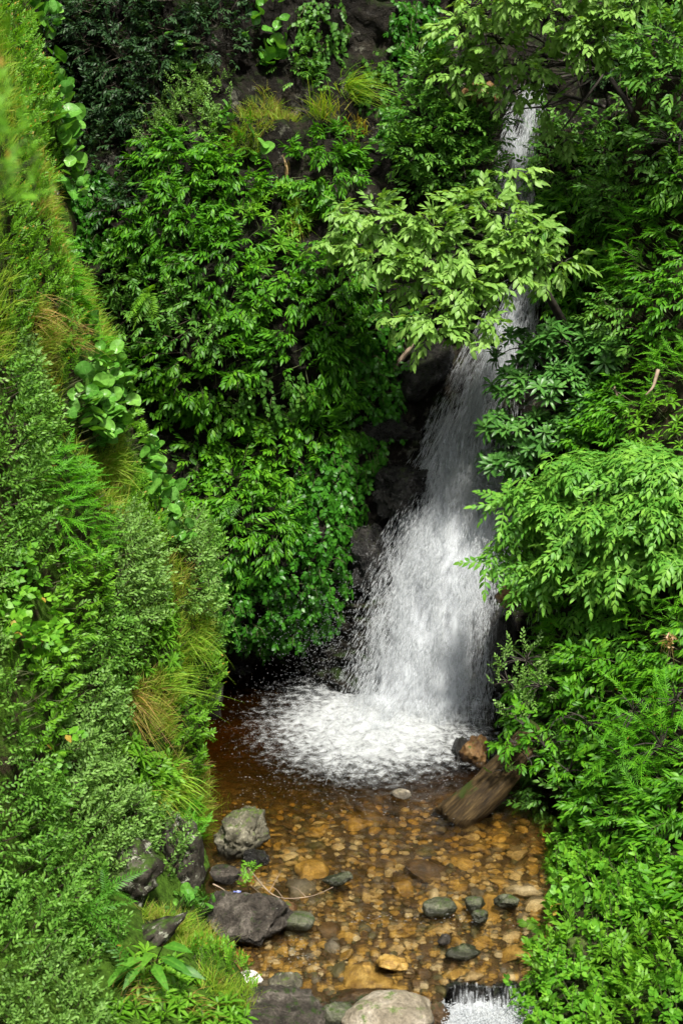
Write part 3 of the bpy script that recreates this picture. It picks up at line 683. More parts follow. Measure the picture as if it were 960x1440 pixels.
Rseeds = [(870, 1300, .3, .16, 'nettle', 'low bright plant growing right on top of the mossy trunk'), (800, 1305, .26, .14, 'heart', 'low plant with broad leaves where the mossy trunk meets the water'), (905, 250, .38, .35, 'small', 'bush with drooping narrow leaves at the upper right edge'), (950, 290, .35, .3, 'ovate', 'leafy bush at the right edge above the feathery one'), (920, 360, .36, .35, 'feather', 'bright feathery bush high on the right slope'),
    (950, 440, .34, .3, 'ovate', 'glossy leafy bush at the right edge below the feathery bush'), (890, 460, .34, .3, 'small', 'drooping small-leaved bush right of the rhododendron'), (950, 520, .3, .25, 'feather', 'vivid green feathery bush at the right edge by the hanging vine'),
    (930, 610, .3, .25, 'lance', 'narrow-leaved bush at the right edge above the fern-leaved tree'), (850, 600, .3, .2, 'ovate', 'shaded shrub behind the hanging vine stems'),
    (790, 850, .3, .2, 'broad', 'shaded shrub under the fern-leaved tree beside the ochre rock'), (870, 860, .4, .3, 'pinnate', 'dark fern-leaved bush below the fern-leaved tree'), (950, 850, .36, .3, 'feather', 'soft green feathery bush at the right edge, mid height'),
    (735, 935, .26, .3, 'grey', 'greyish small-leaved bush overhanging the fall pool'), (800, 930, .34, .35, 'feather', 'feathery dark green bush behind the greyish one'), (870, 960, .36, .35, 'broad', 'dark leafy bush in the middle of the lower right slope'),
    (945, 950, .34, .35, 'ovate', 'leafy bush at the right edge below the yellow flowers'), (775, 1020, .30, .38, 'broad', 'bright leafy bush hanging over the fallen log'), (720, 1010, .2, .2, 'grey', 'grey-green sprig in front of the ochre rock by the pool'),
    (850, 1050, .34, .35, 'broad', 'leafy bush to the right of the log'), (925, 1060, .36, .4, 'feather', 'large feathery bright green bush at the lower right edge'), (790, 1095, .26, .34, 'small', 'dark small-leaved bush drooping over the shaded water'),
    (880, 1130, .3, .3, 'ovate', 'leafy bush drooping above the low bright plants'), (955, 1160, .3, .25, 'ovate', 'dark leafy bush at the right edge above the low bright plants'),
    (800, 1205, .30, .22, 'nettle', 'dark green low plant in the shade nearest the water'), (785, 1265, .26, .2, 'nettle', 'low leafy plant jutting over the amber water'), (850, 1240, .28, .18, 'nettle', 'low bright plant behind the mossy trunk'),
    (915, 1245, .26, .18, 'nettle', 'low bright plant above the right end of the mossy trunk'), (955, 1280, .22, .2, 'broad', 'tall broad-leaved plant at the right edge beside the mossy trunk', 1.2),
    (790, 1340, .24, .14, 'bright', 'yellow-green low plant at the water edge below the mossy trunk'), (775, 1395, .26, .2, 'nettle', 'bluish green low plant beside the small cascade', .9), (850, 1370, .26, .18, 'lance', 'narrow-leaved bright plant in front of the mossy trunk'),
    (920, 1370, .28, .18, 'bright', 'bright bushy plant in the lower right corner'), (830, 1430, .26, .18, 'nettle', 'low bright plant at the bottom edge near the cascade'), (900, 1430, .26, .18, 'bright', 'small-leaved bright plant at the bottom edge, lower right'), (958, 1420, .24, .2, 'nettle', 'broad low plant in the bottom right corner')]
cover('L', Lseeds, 'bank_grass', 'long yellow-green and reddish grass hanging on the left bank')
cover('B', Bseeds, 'cliff_grass', 'thin grass growing in cracks of the waterfall cliff')
cover('R', Rseeds, 'slope_grass', None)

# ------------------------------------------------------------------ round-leaved plants
BL = [roundleaf(r, c, w) for r, c, w in ((.064, .3, .07), (.072, .2, .09), (.055, .42, .06), (.076, .28, .11))]
BLT = [put([(v, f, a, t)]) for (v, f, a), t in zip(BL * 2, (0.3, 0.5, 0.7, 0.4, 0.9, 0.6, 0.2, 0.8))]
def round_plant(px, py, which, rad, n, label, sc=1.0, lift=0.17, stretch=(1, 1)):
    b, nn = hit(px, py, which)
    t1 = nrm(np.cross(nn, UP)); t2 = np.cross(nn, t1)
    rr = rad * np.sqrt(rng.random(n)); a = rng.uniform(0, 2 * math.pi, n)
    q = b + t1 * (rr * np.cos(a) * stretch[0])[:, None] + t2 * (rr * np.sin(a) * stretch[1])[:, None]
    for i in range(n):
        near_ = BVH[which].find_nearest(Vector(q[i]))
        if near_[0] is not None: q[i] = np.array(near_[0])
    root = q.copy()
    q = q + (nn * 0.75 + UP * 0.45 + np.array([0, -.25, 0])) * (lift * rng.uniform(0.4, 1.3, n))[:, None]
    d = nn * 0.7 + UP * 0.15 + rand3(n, 0.45); u = nn * 0.7 + UP * 0.7 + rand3(n, 0.45)
    Ms = frames(d, u)
    v, f, at = stamp(BLT, Ms, q, rng.random(n), rng.uniform(0.65, 1.15, n) * sc)
    paths = [bez(root[i] - nn * 0.08, q[i], 0.02, k=4) for i in range(n)]
    plant_object('round_leaved_plant', b, v, f, at, M['leaf_bergenia'], (paths, [(0.006, 0.004)] * n), M['stem'], label, 'plant', stem_name='leaf_stalk', hubdir=-nn)
for a in [(52, 40, 'L', .22, 26, 'highest round-leaved plant on the left ridge, at the top edge'), (66, 130, 'L', .22, 28, 'round-leaved plant on the ridge just above the largest drooping leaves'), (80, 195, 'L', .22, 26, 'drooping large round leaves above the lichen stone on the ridge', 1.15),
          (92, 262, 'L', .2, 22, 'small pale round leaves right beside the lichen stone'), (106, 345, 'L', .24, 34, 'round-leaved plant on the ridge just below the lichen stone'), (130, 405, 'L', .24, 34, 'pale round-leaved plant halfway between lichen stone and the big clump', .8),
          (158, 478, 'L', .2, 24, 'sparse round leaves on the ridge just above the big clump', .85), (118, 580, 'L', .34, 165, 'largest clump of glossy round leaves on the left bank', 1.05, .26, (1.55, 1.0)), (200, 650, 'L', .2, 26, 'round leaves on the ridge below the big clump, over the long grass', .9),
          (218, 700, 'L', .24, 40, 'round-leaved plant on the ridge right of the long grass tuft'), (240, 755, 'L', .2, 28, 'lowest round-leaved plant on the ridge, dark and glossy', .85), (265, 1290, 'L', .13, 14, 'small round-leaved plant on the earth beside the lichen ledge', .62),
          (372, 40, 'B', .3, 18, 'round-leaved plant at the top edge of the shaded cliff', 1.05), (375, 85, 'B', .2, 12, 'biggest glossy round leaves on the cliff, near the top centre', 1.3), (268, 85, 'B', .3, 22, 'loose round-leaved plant left of the biggest cliff leaves', .85),
          (325, 170, 'B', .24, 12, 'small round-leaved plant above the leafy wall', .8), (358, 212, 'B', .14, 7, 'lone pair of large round leaves beside the pale rock', 1.1), (300, 290, 'B', .12, 5, 'few round leaves poking through the leafy wall', .9),
          (232, 1300, 'L', .05, 4, 'few tiny round leaves on the dark rock edge', .45)]:
    round_plant(*a)

# ------------------------------------------------------------------ hanging grass tufts, ferns, big ribbed leaves
def tuft(px, py, which, n, L, label, w=0.006, droop=0.9, tl=(0.2, 0.6), name='grass_tuft', mat='leaf_grass', spread=0.75, dirn=(0.8, 0.45)):
    if which == 'L': L *= .68; droop *= .75
    b, nn = hit(px, py, which)
    v, f, a = blades(n, L, w, spread, droop, 6, tl)
    d = nrm(nn * dirn[0] + UP * dirn[1]); m = frames(d[None], UP[None])[0]
    # bend downwards in world space: rebuild with z of the frame close to up
    e = empty(name, b); tag(e, label, 'grass')
    q = v @ m.T; q = q + t_spread(q, len(v), (6 + 1) * 2)
    add('blades', mesh_from('blades', q, f, a), M[mat], e)
def t_spread(q, n, per):
    k = n // per; o = rng.normal(0, 0.06, (k, 3)); return np.repeat(o, per, 0)
for a in [(492, 128, 'B', 170, .42, 'tall hanging green grass tuft on the cliff ledge', .008), (455, 165, 'B', 110, .4, 'hanging grass tuft with brown base left of the taller one', .008, .9, (.2, .8)), (500, 185, 'B', 70, .35, 'short brownish grass tuft hanging below the tall one', .007, 1.0, (.5, 1)),
          (330, 205, 'B', 50, .25, 'thin grass tuft beside the lone pair of round leaves', .006), (412, 312, 'B', 70, .25, 'thin pale grass tuft in the middle of the leafy wall', .006, .9, (.3, .8)),
          (150, 655, 'L', 170, .34, 'long bright grass tuft combed over below the big round leaves', .006, .7), (205, 665, 'L', 100, .3, 'reddish-based grass tuft on the ridge beside the round leaves', .006, .7, (.3, .9)),
          (185, 985, 'L', 110, .5, 'brown dry grass hanging in the hollow of the left bank', .006, 1.3, (.6, 1)), (225, 965, 'L', 110, .42, 'long green grass hanging over the hollow of the left bank', .007, 1.2), (270, 905, 'L', 130, .34, 'yellow-green grass hanging from the ridge above the pool', .005, 1.0, (.1, .6)),
          (205, 1120, 'L', 140, .42, 'brownish grass hanging beside the bamboo-like sprig', .006, 1.2, (.3, .8)), (240, 1105, 'L', 70, .4, 'broad-bladed bright grass sprig hanging over the outcrop', .014, 1.0, (.3, .55)), (255, 1325, 'L', 120, .3, 'bright grass tuft above the big ribbed leaves', .006, .9),
          (180, 1395, 'L', 70, .3, 'brown dry tuft under the fern at the bottom left', .006, 1.2, (.7, 1)), (275, 1420, 'L', 60, .25, 'pale dry tuft at the bottom edge of the left bank', .006, 1.2, (.7, 1)), (95, 470, 'L', 90, .3, 'reddish dry grass patch left of the pale feathery plant', .005, 1.0, (.7, 1)), (45, 440, 'L', 90, .3, 'reddish grass streak below the blurred foliage', .005, 1.0, (.7, 1)),
          (315, 1140, 'L', 50, .2, 'small grass tuft at the bank edge above the mossy boulder', .006, .8)]:
    tuft(*a)
tuft(402, 235, 'B', 14, .22, 'dead straw-coloured leaf hanging on the cliff', .02, 2.0, (.3, 1), 'dead_leaf', 'leaf_dry', .25, (.5, -.6))

def fern(px, py, which, n, Lr, label, leafm='fern', lift=0.1, L=0.09, Wd=0.02, up=0.3, nl=13, spread=1.0):
    b, nn = hit(px, py, which)
    tpl = [pinnate(Lr, nl, L, Wd, 0.55, 1, 75, 0.15) for _ in range(3)]
    q = np.repeat((b + nn * lift)[None], n, 0)
    d = nn * 0.9 + UP * up + rand3(n, 0.5 * spread); u = nn * 0.6 + UP + rand3(n, 0.2)
    v, f, a = stamp(tpl, frames(d, u), q, rng.uniform(0.3, 1, n), rng.uniform(0.75, 1.1, n))
    plant_object('fern', b, v, f, a, M['leaf_' + leafm], None, None, label, 'fern', fol='frond')
for a in [(425, 605, 'B', 2, .3, 'single pale fern hanging in the middle of the dark wall', 'pale', .34, .11, .018, -.2), (345, 695, 'B', 3, .3, 'dark fern with spread fronds in the black hollow', 'fern', .2, .1, .02), (470, 625, 'B', 3, .26, 'dark fern below the leafy shrub near the waterfall', 'fern', .3, .09),
          (90, 1310, 'L', 7, .32, 'fern drooping in the dark hollow at the lower left', 'fern', .15, .06, .014, -.1), (130, 1270, 'L', 6, .26, 'small fern above the drooping one by the lichen ledge', 'fern', .12, .06, .014), (180, 1380, 'L', 4, .3, 'fern behind the big ribbed leaves', 'fern', .12, .07, .014, .1),
          (245, 400, 'B', 4, .28, 'yellowish fern in the leafy wall', 'bright', .36, .1, .02, 0.0)]:
    fern(*a)

b, nn = hit(215, 1362, 'L'); b = b + np.array([0, -.16, .10])
parts = []; paths = []
for px, py, ln, ax, az in [(-.02, .12, .34, -.55, .45), (.03, .14, .34, .0, .75), (.08, .12, .34, .5, .45), (.12, .08, .32, .95, .25), (-.08, .06, .3, -.85, .1), (.0, -.02, .3, -.2, -.35), (.05, -.04, .32, .15, -.25), (-.06, -.03, .26, -.5, -.3), (.1, .2, .28, .7, .75), (.02, .08, .33, .25, .25), (-.03, .1, .3, -.25, .15)]:
    lv, lf, la = leaf(ln * 0.8, 0.072, 0.22, 0.6, 0.4, .8)
    d = np.array([[ax, -0.75, az]]); m = frames(d, np.array([[0, -0.5, 1.0]]) + rand3(1, .15))[0]
    base = np.array([px, -0.06, py])
    parts.append((lv @ m.T + base, lf, la, min(ltint(), .85))); paths.append(bez(b + np.array([0, .2, -.14]), b + base, 0.03, k=4))
v, f, a = put(parts)
plant_object('ribbed_leaf_plant', b, v + b, f, a, M['leaf_ginger'], (paths, [(0.008, 0.004)] * len(paths)), M['stem'], 'plant with big ribbed lance-shaped leaves low on the left bank', 'plant')

# near plant out of focus at the left edge
b = P(-70, 330, 3.6); k_ = 46
q = np.array([P(-12, 235, 3.7)]) + rng.normal(0, 1, (k_, 3)) * np.array([.045, .07, .085])
v, f, a = stamp(SPEC['tiny']['t'], frames(rand3(k_, .6) + UP * .6, rand3(k_, .5) + np.array([0, -.6, .8])), q, rng.random(k_), rng.uniform(.7, 1.1, k_))
plant_object('leafy_sprig', b, v, f, a, M['leaf_bright'], ([bez(b, q[j], .02, k=5) for j in range(0, k_, 4)], [(.003, .0015)] * len(range(0, k_, 4))), M['stem'], 'blurred green sprig close to the viewer at the upper left edge', 'plant', hubdir=(-.3, 0, -.4))
# the mound it grows on (near shoulder of the bank)
def blob(name, c, r, seed, mat, amp=0.3, sub=4, cuts=6, sc=1.2, rot=0.0, tilt=(0, 0), flat=None):
    import bmesh
    bm = bmesh.new(); bmesh.ops.create_icosphere(bm, subdivisions=sub, radius=1.0)
    v = np.array([x.co[:] for x in bm.verts]); f = np.array([[x.index for x in q.verts] for q in bm.faces]); bm.free()
    rs = np.random.default_rng(seed)
    for _ in range(cuts):
        n = nrm(rs.normal(0, 1, 3)); h = rs.uniform(0.55, 0.85)
        ex = np.maximum(v @ n - h, 0); v = v - n[None] * (ex * 0.85)[:, None]
    n = nrm(v)
    v = v + n * (amp * fbm(v, sc, 5, seed * 3.1) + amp * 0.25 * fbm(v, sc * 5, 4, seed * 1.7))[:, None]
    v = v - n * (amp * .30 * np.clip(.10 - np.abs(fbm(v, sc * 1.6, 3, seed * .7)), 0, 1) / .10)[:, None] + n * (amp * .08 * fbm(v, sc * 11, 3, seed))[:, None]
    v = v * np.asarray(r)
    ca, sa = math.cos(rot), math.sin(rot)
    ax, ay = tilt
    Rx = np.array([[1, 0, 0], [0, math.cos(ax), -math.sin(ax)], [0, math.sin(ax), math.cos(ax)]]); Ry = np.array([[math.cos(ay), 0, math.sin(ay)], [0, 1, 0], [-math.sin(ay), 0, math.cos(ay)]])
    v = v @ Ry.T @ Rx.T @ np.array([[ca, -sa, 0], [sa, ca, 0], [0, 0, 1]]).T
    me = mesh_from(name, v, f)
    o = add(name, me, mat); o.location = tuple(float(x) for x in c)
    return o

# ------------------------------------------------------------------ rocks
def rock(name, px, py, z, r, seed, mat, label, **kw):
    c = W(px, py, z); o = blob(name, c, r, seed, M[mat], **kw); tag(o, label, 'rock' if 'boulder' not in name else 'boulder'); return o
rock('boulder', 338, 1172, .10, (.24, .22, .20), 3, 'mossy_rock', 'upright lichen-flecked boulder standing in the pool by the left bank', rot=.5, tilt=(0, -.5), sub=5)
rock('boulder', 350, 1288, .10, (.34, .27, .21), 11, 'grey_rock', 'big smooth grey boulder in the stream by the left bank', amp=.22, cuts=5, rot=-.3, sub=5)
rock('river_stone', 418, 1297, .03, (.155, .11, .07), 5, 'olive_rock', 'dark oval stone beside the big grey boulder', amp=.06, cuts=2, rot=.2)
rock('river_stone', 397, 1282, .03, (.11, .09, .08), 6, 'orange_rock', 'tan stone wedged between grey boulder and dark oval stone', amp=.2)
rock('river_stone', 316, 1230, .02, (.13, .11, .08), 8, 'grey_rock', 'dark grey rock between the two boulders at the left bank', amp=.2)
rock('river_stone', 362, 1206, .01, (.12, .10, .07), 38, 'wet_rock', 'dark wet rock under the right side of the lichen-flecked boulder', amp=.25)
rock('boulder', 395, 1432, .08, (.36, .30, .20), 14, 'grey_rock', 'broad flat grey boulder at the bottom edge', amp=.16, cuts=8, rot=.2, sub=5)
rock('boulder', 545, 1432, .02, (.34, .24, .17), 17, 'pale_rock', 'pale rounded boulder at the bottom edge beside the cascade', amp=.10, cuts=4, rot=.1, sub=5)
rock('river_stone', 475, 1432, .02, (.14, .12, .12), 19, 'olive_rock', 'green mossy stone at the bottom edge between two boulders', amp=.15)
rock('river_stone', 402, 1383, .04, (.13, .10, .08), 20, 'mossy_rock', 'mossy stone behind the broad flat boulder', amp=.25)
rock('river_stone', 384, 1396, .10, (.075, .06, .04), 21, 'white_rock', 'white stone lying on the broad flat boulder', amp=.25)
rock('river_stone', 352, 1376, .06, (.075, .09, .055), 22, 'white_rock', 'white stone at the foot of the left bank', amp=.25, rot=.8)
rock('river_stone', 564, 1117, .02, (.10, .09, .045), 23, 'pale_rock', 'pale stone breaking the surface at the edge of the foam', amp=.15)
rock('river_stone', 618, 1277, .02, (.135, .11, .075), 24, 'olive_rock', 'grey stone with green moss in mid stream', amp=.14, cuts=3)
rock('river_stone', 668, 1272, .02, (.085, .08, .07), 25, 'olive_rock', 'small dark stone right of the mossy grey stone', amp=.2)
rock('river_stone', 676, 1290, .015, (.075, .07, .055), 26, 'olive_rock', 'small dark stone just below the other near mid stream', amp=.2)
rock('river_stone', 714, 1268, .02, (.13, .09, .06), 27, 'olive_rock', 'green mossy stone near the right bank leaves', amp=.2)
rock('river_stone', 474, 1238, .015, (.13, .08, .05), 29, 'olive_rock', 'slanted dark slab stone in mid stream', amp=.2, tilt=(0, -.3))
rock('river_stone', 551, 1356, .01, (.115, .10, .05), 30, 'peb_amber', 'large angular amber stone near the lip of the pool', amp=.25, cuts=9)
rock('river_stone', 650, 1338, .01, (.15, .09, .055), 31, 'olive_rock', 'flat green-brown stone right of the angular amber stone', amp=.2)
rock('river_stone', 625, 1322, .01, (.06, .055, .04), 33, 'grey_rock', 'small grey stone above the flat green-brown stone', amp=.15)
rock('boulder', 668, 1058, .08, (.13, .18, .16), 34, 'orange_rock', 'ochre rock at the right side of the foaming pool', amp=.35, cuts=9)
rock('boulder', 650, 1058, .05, (.10, .15, .15), 48, 'wet_rock', 'dark wet rock touching the ochre rock by the foam', amp=.3)
def prock(name, px, py, Y, r, seed, mat, label, **kw):
    o = blob(name, P(px, py, Y), r, seed, M[mat], **kw); tag(o, label, 'boulder' if name == 'boulder' else 'rock'); return o
prock('boulder', 712, 838, 15.0, (.12, .2, .13), 35, 'orange_rock', 'ochre rock under the fern-leaved tree beside the fall', amp=.25, cuts=8)
prock('boulder', 708, 905, 15.35, (.16, .3, .5), 36, 'wet_rock', 'tall dark rock at the right edge of the lower fall', amp=.25)
prock('boulder', 672, 140, 18.0, (.24, .3, .2), 37, 'orange_rock', 'tan rock beside the top of the fall', amp=.3, cuts=9)
prock('boulder', 556, 685, 16.35, (.32, .3, .34), 39, 'wet_rock', 'wet black boulder left of the middle fall', amp=.42, cuts=12, sub=5, tilt=(0, .5))
prock('boulder', 545, 605, 16.6, (.30, .3, .2), 40, 'wet_rock', 'wet black rock above the boulder beside the fall', amp=.42, cuts=12, sub=5)
prock('boulder', 515, 785, 16.1, (.27, .25, .36), 41, 'wet_rock', 'dark rock streaked with moss below the wet black boulder', amp=.42, cuts=12, sub=5)
prock('boulder', 590, 520, 17.0, (.36, .4, .26), 42, 'wet_rock', 'overhanging black rock beneath the pale boughs', amp=.3, cuts=7, tilt=(0, -.5))
prock('boulder', 330, 950, 16.4, (.22, .2, .12), 43, 'wet_rock', 'reddish wet rock at the back left of the pool', amp=.3)
prock('boulder', 300, 985, 13.6, (.1, .2, .16), 44, 'lichen_rock', 'grey rock poking from the left bank above the pool', amp=.3)
prock('boulder', 252, 1225, 11.8, (.20, .30, .52), 45, 'lichen_rock', 'upright mossy outcrop at the foot of the left bank', amp=.3, cuts=8)
prock('rock_ledge', 165, 1240, 10.75, (.34, .34, .24), 46, 'lichen_rock', 'lichen-covered rock ledge low on the left bank', amp=.35, cuts=8, tilt=(0, -.5))
prock('rock_ledge', 150, 1350, 10.05, (.62, .3, .13), 47, 'lichen_rock', 'slanting rock shelf below the lichen ledge', amp=.35, cuts=8, tilt=(0, -.55))
prock('boulder', 72, 292, 13.45, (.09, .14, .19), 49, 'lichen_rock', 'pale lichen stone bare on the left ridge', amp=.3)

# pebbles: each a thing, the small rest one gravel sheet
pm = {}
for k in pebble_cols:
    for j in range(5):
        o = blob('river_pebble', (0, 0, 0), (1, 0.74, 0.40), 60 + j * 7 + len(k), M['peb_' + k], amp=.32, sub=3, cuts=10)
        pm[(k, j)] = o.data; bpy.data.objects.remove(o)
def bed_z(x, y):
    r = BVH['G'].ray_cast(Vector((x, y, 3)), Vector((0, 0, -1))); return r[0][2] if r[0] is not None else -0.1
labs = {'amber': 'amber stone lying under the clear tea-coloured water', 'tan': 'tan stone on the shallow stream bed', 'cream': 'cream-coloured stone among amber ones on the stream bed', 'brown': 'dark brown stone under the clear shallow water',
        'olive': 'olive-brown stone on the shallow stream bed', 'grey': 'greyish stone on the shallow stream bed'}
kinds = list(pebble_cols)
placed = []
tries = 0
while len(placed) < 290 and tries < 6000:
    tries += 1
    px, py = rng.uniform(325, 800), 1130 + 270 * rng.random() ** 0.75
    p = W(px, py, -0.08); s = float(np.clip(rng.lognormal(-2.72, 0.6), 0.03, 0.22))
    if any((p[0] - q[0]) ** 2 + (p[1] - q[1]) ** 2 < (0.7 * (s + q[2])) ** 2 for q in placed): continue
    if p[0] < -1.05 or p[0] > 1.7 or (p[0] > .72 and p[1] < 10.36) or p[1] < 10.05: continue
    placed.append((p[0], p[1], s))
    k = kinds[rng.choice(6, p=[.32, .15, .07, .26, .13, .07])]
    o = bpy.data.objects.new('river_pebble', pm[(k, int(rng.integers(0, 5)))]); COL.objects.link(o)
    o.location = (p[0], p[1], bed_z(p[0], p[1]) + s * 0.12); o.scale = (s, s * rng.uniform(.8, 1.2), s * rng.uniform(.5, 1.15)); o.rotation_euler = (rng.normal(0, .2), rng.normal(0, .2), rng.uniform(0, 6.28))
    tag(o, labs[k], 'stone', k + ' stones on the stream bed')
base_v = np.array([v.co[:] for v in pm[('tan', 0)].vertices]); base_f = np.array([p.vertices[:] for p in pm[('tan', 0)].polygons])
import bmesh
bm = bmesh.new(); bmesh.ops.create_icosphere(bm, subdivisions=2, radius=1.0)
iv = np.array([x.co[:] for x in bm.verts]); jf = np.array([[x.index for x in q.verts] for q in bm.faces]); bm.free()
gvs, gfs, mats = [], [], []; o_ = 0
gm = list(pebble_cols)
for i in range(2400):
    px, py = rng.uniform(300, 810), 1100 + 310 * rng.random() ** 0.8
    p = W(px, py, -0.08)
    if p[0] < -1.2 or p[0] > 1.8 or p[1] < 10.02 or (p[0] > .72 and p[1] < 10.36): continue
    s = rng.uniform(.012, .04)
    c = np.array([p[0], p[1], bed_z(p[0], p[1]) + s * .2])
    a = rng.uniform(0, 6.28); sc3 = np.array([s * rng.uniform(.8, 1.4), s, s * rng.uniform(.35, .6)])
    vv = (iv + 0.18 * rng.normal(0, 1, iv.shape) * 0.6) * sc3
    gvs.append(vv @ np.array([[math.cos(a), math.sin(a), 0], [-math.sin(a), math.cos(a), 0], [0, 0, 1]]) + c); gfs.append(jf + o_); o_ += len(iv)
    mats += [int(rng.choice(6, p=[.32, .15, .07, .26, .13, .07]))] * len(jf)
me = mesh_from('gravel', np.concatenate(gvs), np.concatenate(gfs))
for k in gm: me.materials.append(M['peb_' + k])
me.polygons.foreach_set('material_index', np.array(mats, np.int32))
o = add('gravel', me, None); tag(o, 'fine amber gravel between the stones of the stream bed', 'gravel', kind='stuff')

# ------------------------------------------------------------------ fallen log, trunks, twigs, stray bits
def wood_mat():
    m, nt, N, L = newmat('weathered_log')
    out = node(nt, 'ShaderNodeOutputMaterial'); tc = node(nt, 'ShaderNodeTexCoord')
    mp = node(nt, 'ShaderNodeMapping'); mp.inputs['Scale'].default_value = (20, 2.6, 20); L.new(tc.outputs['Object'], mp.inputs[0])
    n = node(nt, 'ShaderNodeTexNoise', Scale=1.6, Detail=9.0, Roughness=.7); L.new(mp.outputs[0], n.inputs[0])
    cr = ramp(nt, [(.3, (.005, .003, .0012)), (.5, (.030, .019, .0075)), (.74, (.095, .063, .025))]); L.new(n.outputs[0], cr.inputs[0])
    n2 = node(nt, 'ShaderNodeTexNoise', Scale=4.5, Detail=6.0); L.new(tc.outputs['Object'], n2.inputs[0])
    sx = node(nt, 'ShaderNodeSeparateXYZ'); L.new(tc.outputs['Object'], sx.inputs[0])
    ad = node(nt, 'ShaderNodeMath', _operation='MULTIPLY_ADD'); L.new(sx.outputs[0], ad.inputs[0]); ad.inputs[1].default_value = -1.1; L.new(n2.outputs[0], ad.inputs[2])
    mr = ramp(nt, [(.62, 0.0), (.70, 1.0)]); L.new(ad.outputs[0], mr.inputs[0])
    mm = node(nt, 'ShaderNodeMix', _data_type='RGBA'); L.new(mr.outputs[0], mm.inputs[0]); L.new(cr.outputs[0], mm.inputs[6]); mm.inputs[7].default_value = (.022, .032, .005, 1)
    pb = node(nt, 'ShaderNodeBsdfPrincipled', Roughness=.75, **{'Specular IOR Level': .15}); L.new(mm.outputs[2], pb.inputs['Base Color'])
    bp = node(nt, 'ShaderNodeBump', Strength=.7, Distance=.02); L.new(n.outputs[0], bp.inputs['Height']); L.new(bp.outputs[0], pb.inputs['Normal'])
    L.new(pb.outputs[0], out.inputs[0]); return m
M['log'] = wood_mat()
def log(name, a, b, wd, th, label, mat, seed=1, groove=True):
    a, b = np.asarray(a), np.asarray(b); L_ = np.linalg.norm(b - a); ks, kc = 40, 36
    vs = []
    for i in range(ks):
        t = i / (ks - 1)
        for j in range(kc):
            an = 2 * math.pi * j / kc; c, s = math.cos(an), math.sin(an)
            tp_ = (1 - .22 * t) * (1 + .10 * math.sin(5 * t + an)); x = wd / 2 * tp_ * np.sign(c) * abs(c) ** .8; z = th / 2 * tp_ * np.sign(s) * abs(s) ** .8
            if groove and s > 0.3: z -= 0.05 * math.exp(-((x - wd * .22) / .018) ** 2)
            vs.append((x, L_ * t, z))
    v = np.array(vs); n = v * np.array([1, 0, 1]); n = nrm(n + 1e-6)
    v = v + n * (0.036 * fbm(v * np.array([1, .4, 1]), 5, 4, seed) + .012 * fbm(v * np.array([3, .3, 3]), 9, 3, seed + 2))[:, None]
    v[:, 1] += np.where(v[:, 1] < .02, -.16 * np.abs(fbm(v, 12, 4, seed + 4)), 0)
    c0, c1 = len(v), len(v) + 1
    v = np.concatenate([v, [v[:kc].mean(0), v[-kc:].mean(0)]])
    f = []
    for i in range(ks - 1):
        for j in range(kc):
            q, r = i * kc + j, i * kc + (j + 1) % kc; f += [(q, r, r + kc), (q, r + kc, q + kc)]
    for j in range(kc):
        f.append((c0, (j + 1) % kc, j)); f.append((c1, (ks - 1) * kc + j, (ks - 1) * kc + (j + 1) % kc))
    o = add(name, mesh_from(name, v, np.array(f)), mat); o.location = tuple(a)
    m = frames((b - a)[None], np.array([[-.35, -.5, 1.0]]))[0]
    from mathutils import Matrix
    o.rotation_euler = Matrix(m.tolist()).to_euler(); tag(o, label, 'log'); return o
log('fallen_log', W(640, 1152, -.06), P(762, 1028, 13.3), .33, .24, 'weathered fallen log leaning from the right bank into the pool', M['log'])
M['mosslog'] = rock_mat('mossy_trunk_bark', (.02, .016, .008), (.05, .042, .018), (.09, .075, .035), moss=.6, mosscol=(.05, .075, .012), rough=(.7, .9), sc=2.5)
p0, _ = hit(812, 1345, 'R'); p1, _ = hit(965, 1285, 'R')
log('mossy_trunk', p0 + np.array([0, 0, .02]), p1 + np.array([.1, 0, .02]), .2, .17, 'mossy brown trunk lying among the low plants at the lower right', M['mosslog'], 5, False)
b, nn = hit(566, 497, 'B'); log('driftwood_piece', b + np.array([-.06, -.12, -.1]), b + np.array([.12, -.1, .16]), .07, .06, 'pale driftwood stub stuck on the black rock', M['dead_twig'], 9, False)

def twigs(name, pts, rad, mat, label, cat='twig', leaves=None):
    c = np.asarray(pts[0][0], float); e = empty(name, c); tag(e, label, cat)
    for i, p in enumerate(pts):
        p = np.asarray(p, float); k = 14
        ts = np.linspace(0, len(p) - 1, k); q = np.stack([np.interp(ts, np.arange(len(p)), p[:, d]) for d in range(3)], 1)
        for _ in range(2): q[1:-1] = (q[:-2] + q[1:-1] * 2 + q[2:]) / 4
        v, f = tubes([q - c], [(rad[i], rad[i] * .35)], 6); add('twig' if i else 'stem', mesh_from('twig', v, f), mat, e)
    if leaves is not None:
        v, f, a = leaves; add('foliage', mesh_from('foliage', v - c, f, a), M['leaf_bright'], e)
    return e
twigs('dead_branch', [[W(350, 1222, .05), W(372, 1250, .10), W(392, 1266, .06), W(440, 1262, .05), W(468, 1248, .02)], [W(378, 1256, .1), W(388, 1238, .12), W(395, 1225, .16)], [W(392, 1264, .06), W(372, 1262, .1), W(352, 1245, .16)], [W(430, 1262, .05), W(418, 1250, .1), W(408, 1247, .12)], [W(400, 1266, .06), W(388, 1250, .15), W(366, 1240, .18)]],
      [.007, .004, .004, .003, .003], M['dead_twig'], 'tangled dead branch lying in the stream behind the big grey boulder', 'branch')
twigs('pale_stick', [[W(300, 1244, .12), W(312, 1250, .12), W(322, 1257, .14)]], [.008], M['dead_twig'], 'short pale stick behind the big grey boulder', 'stick')
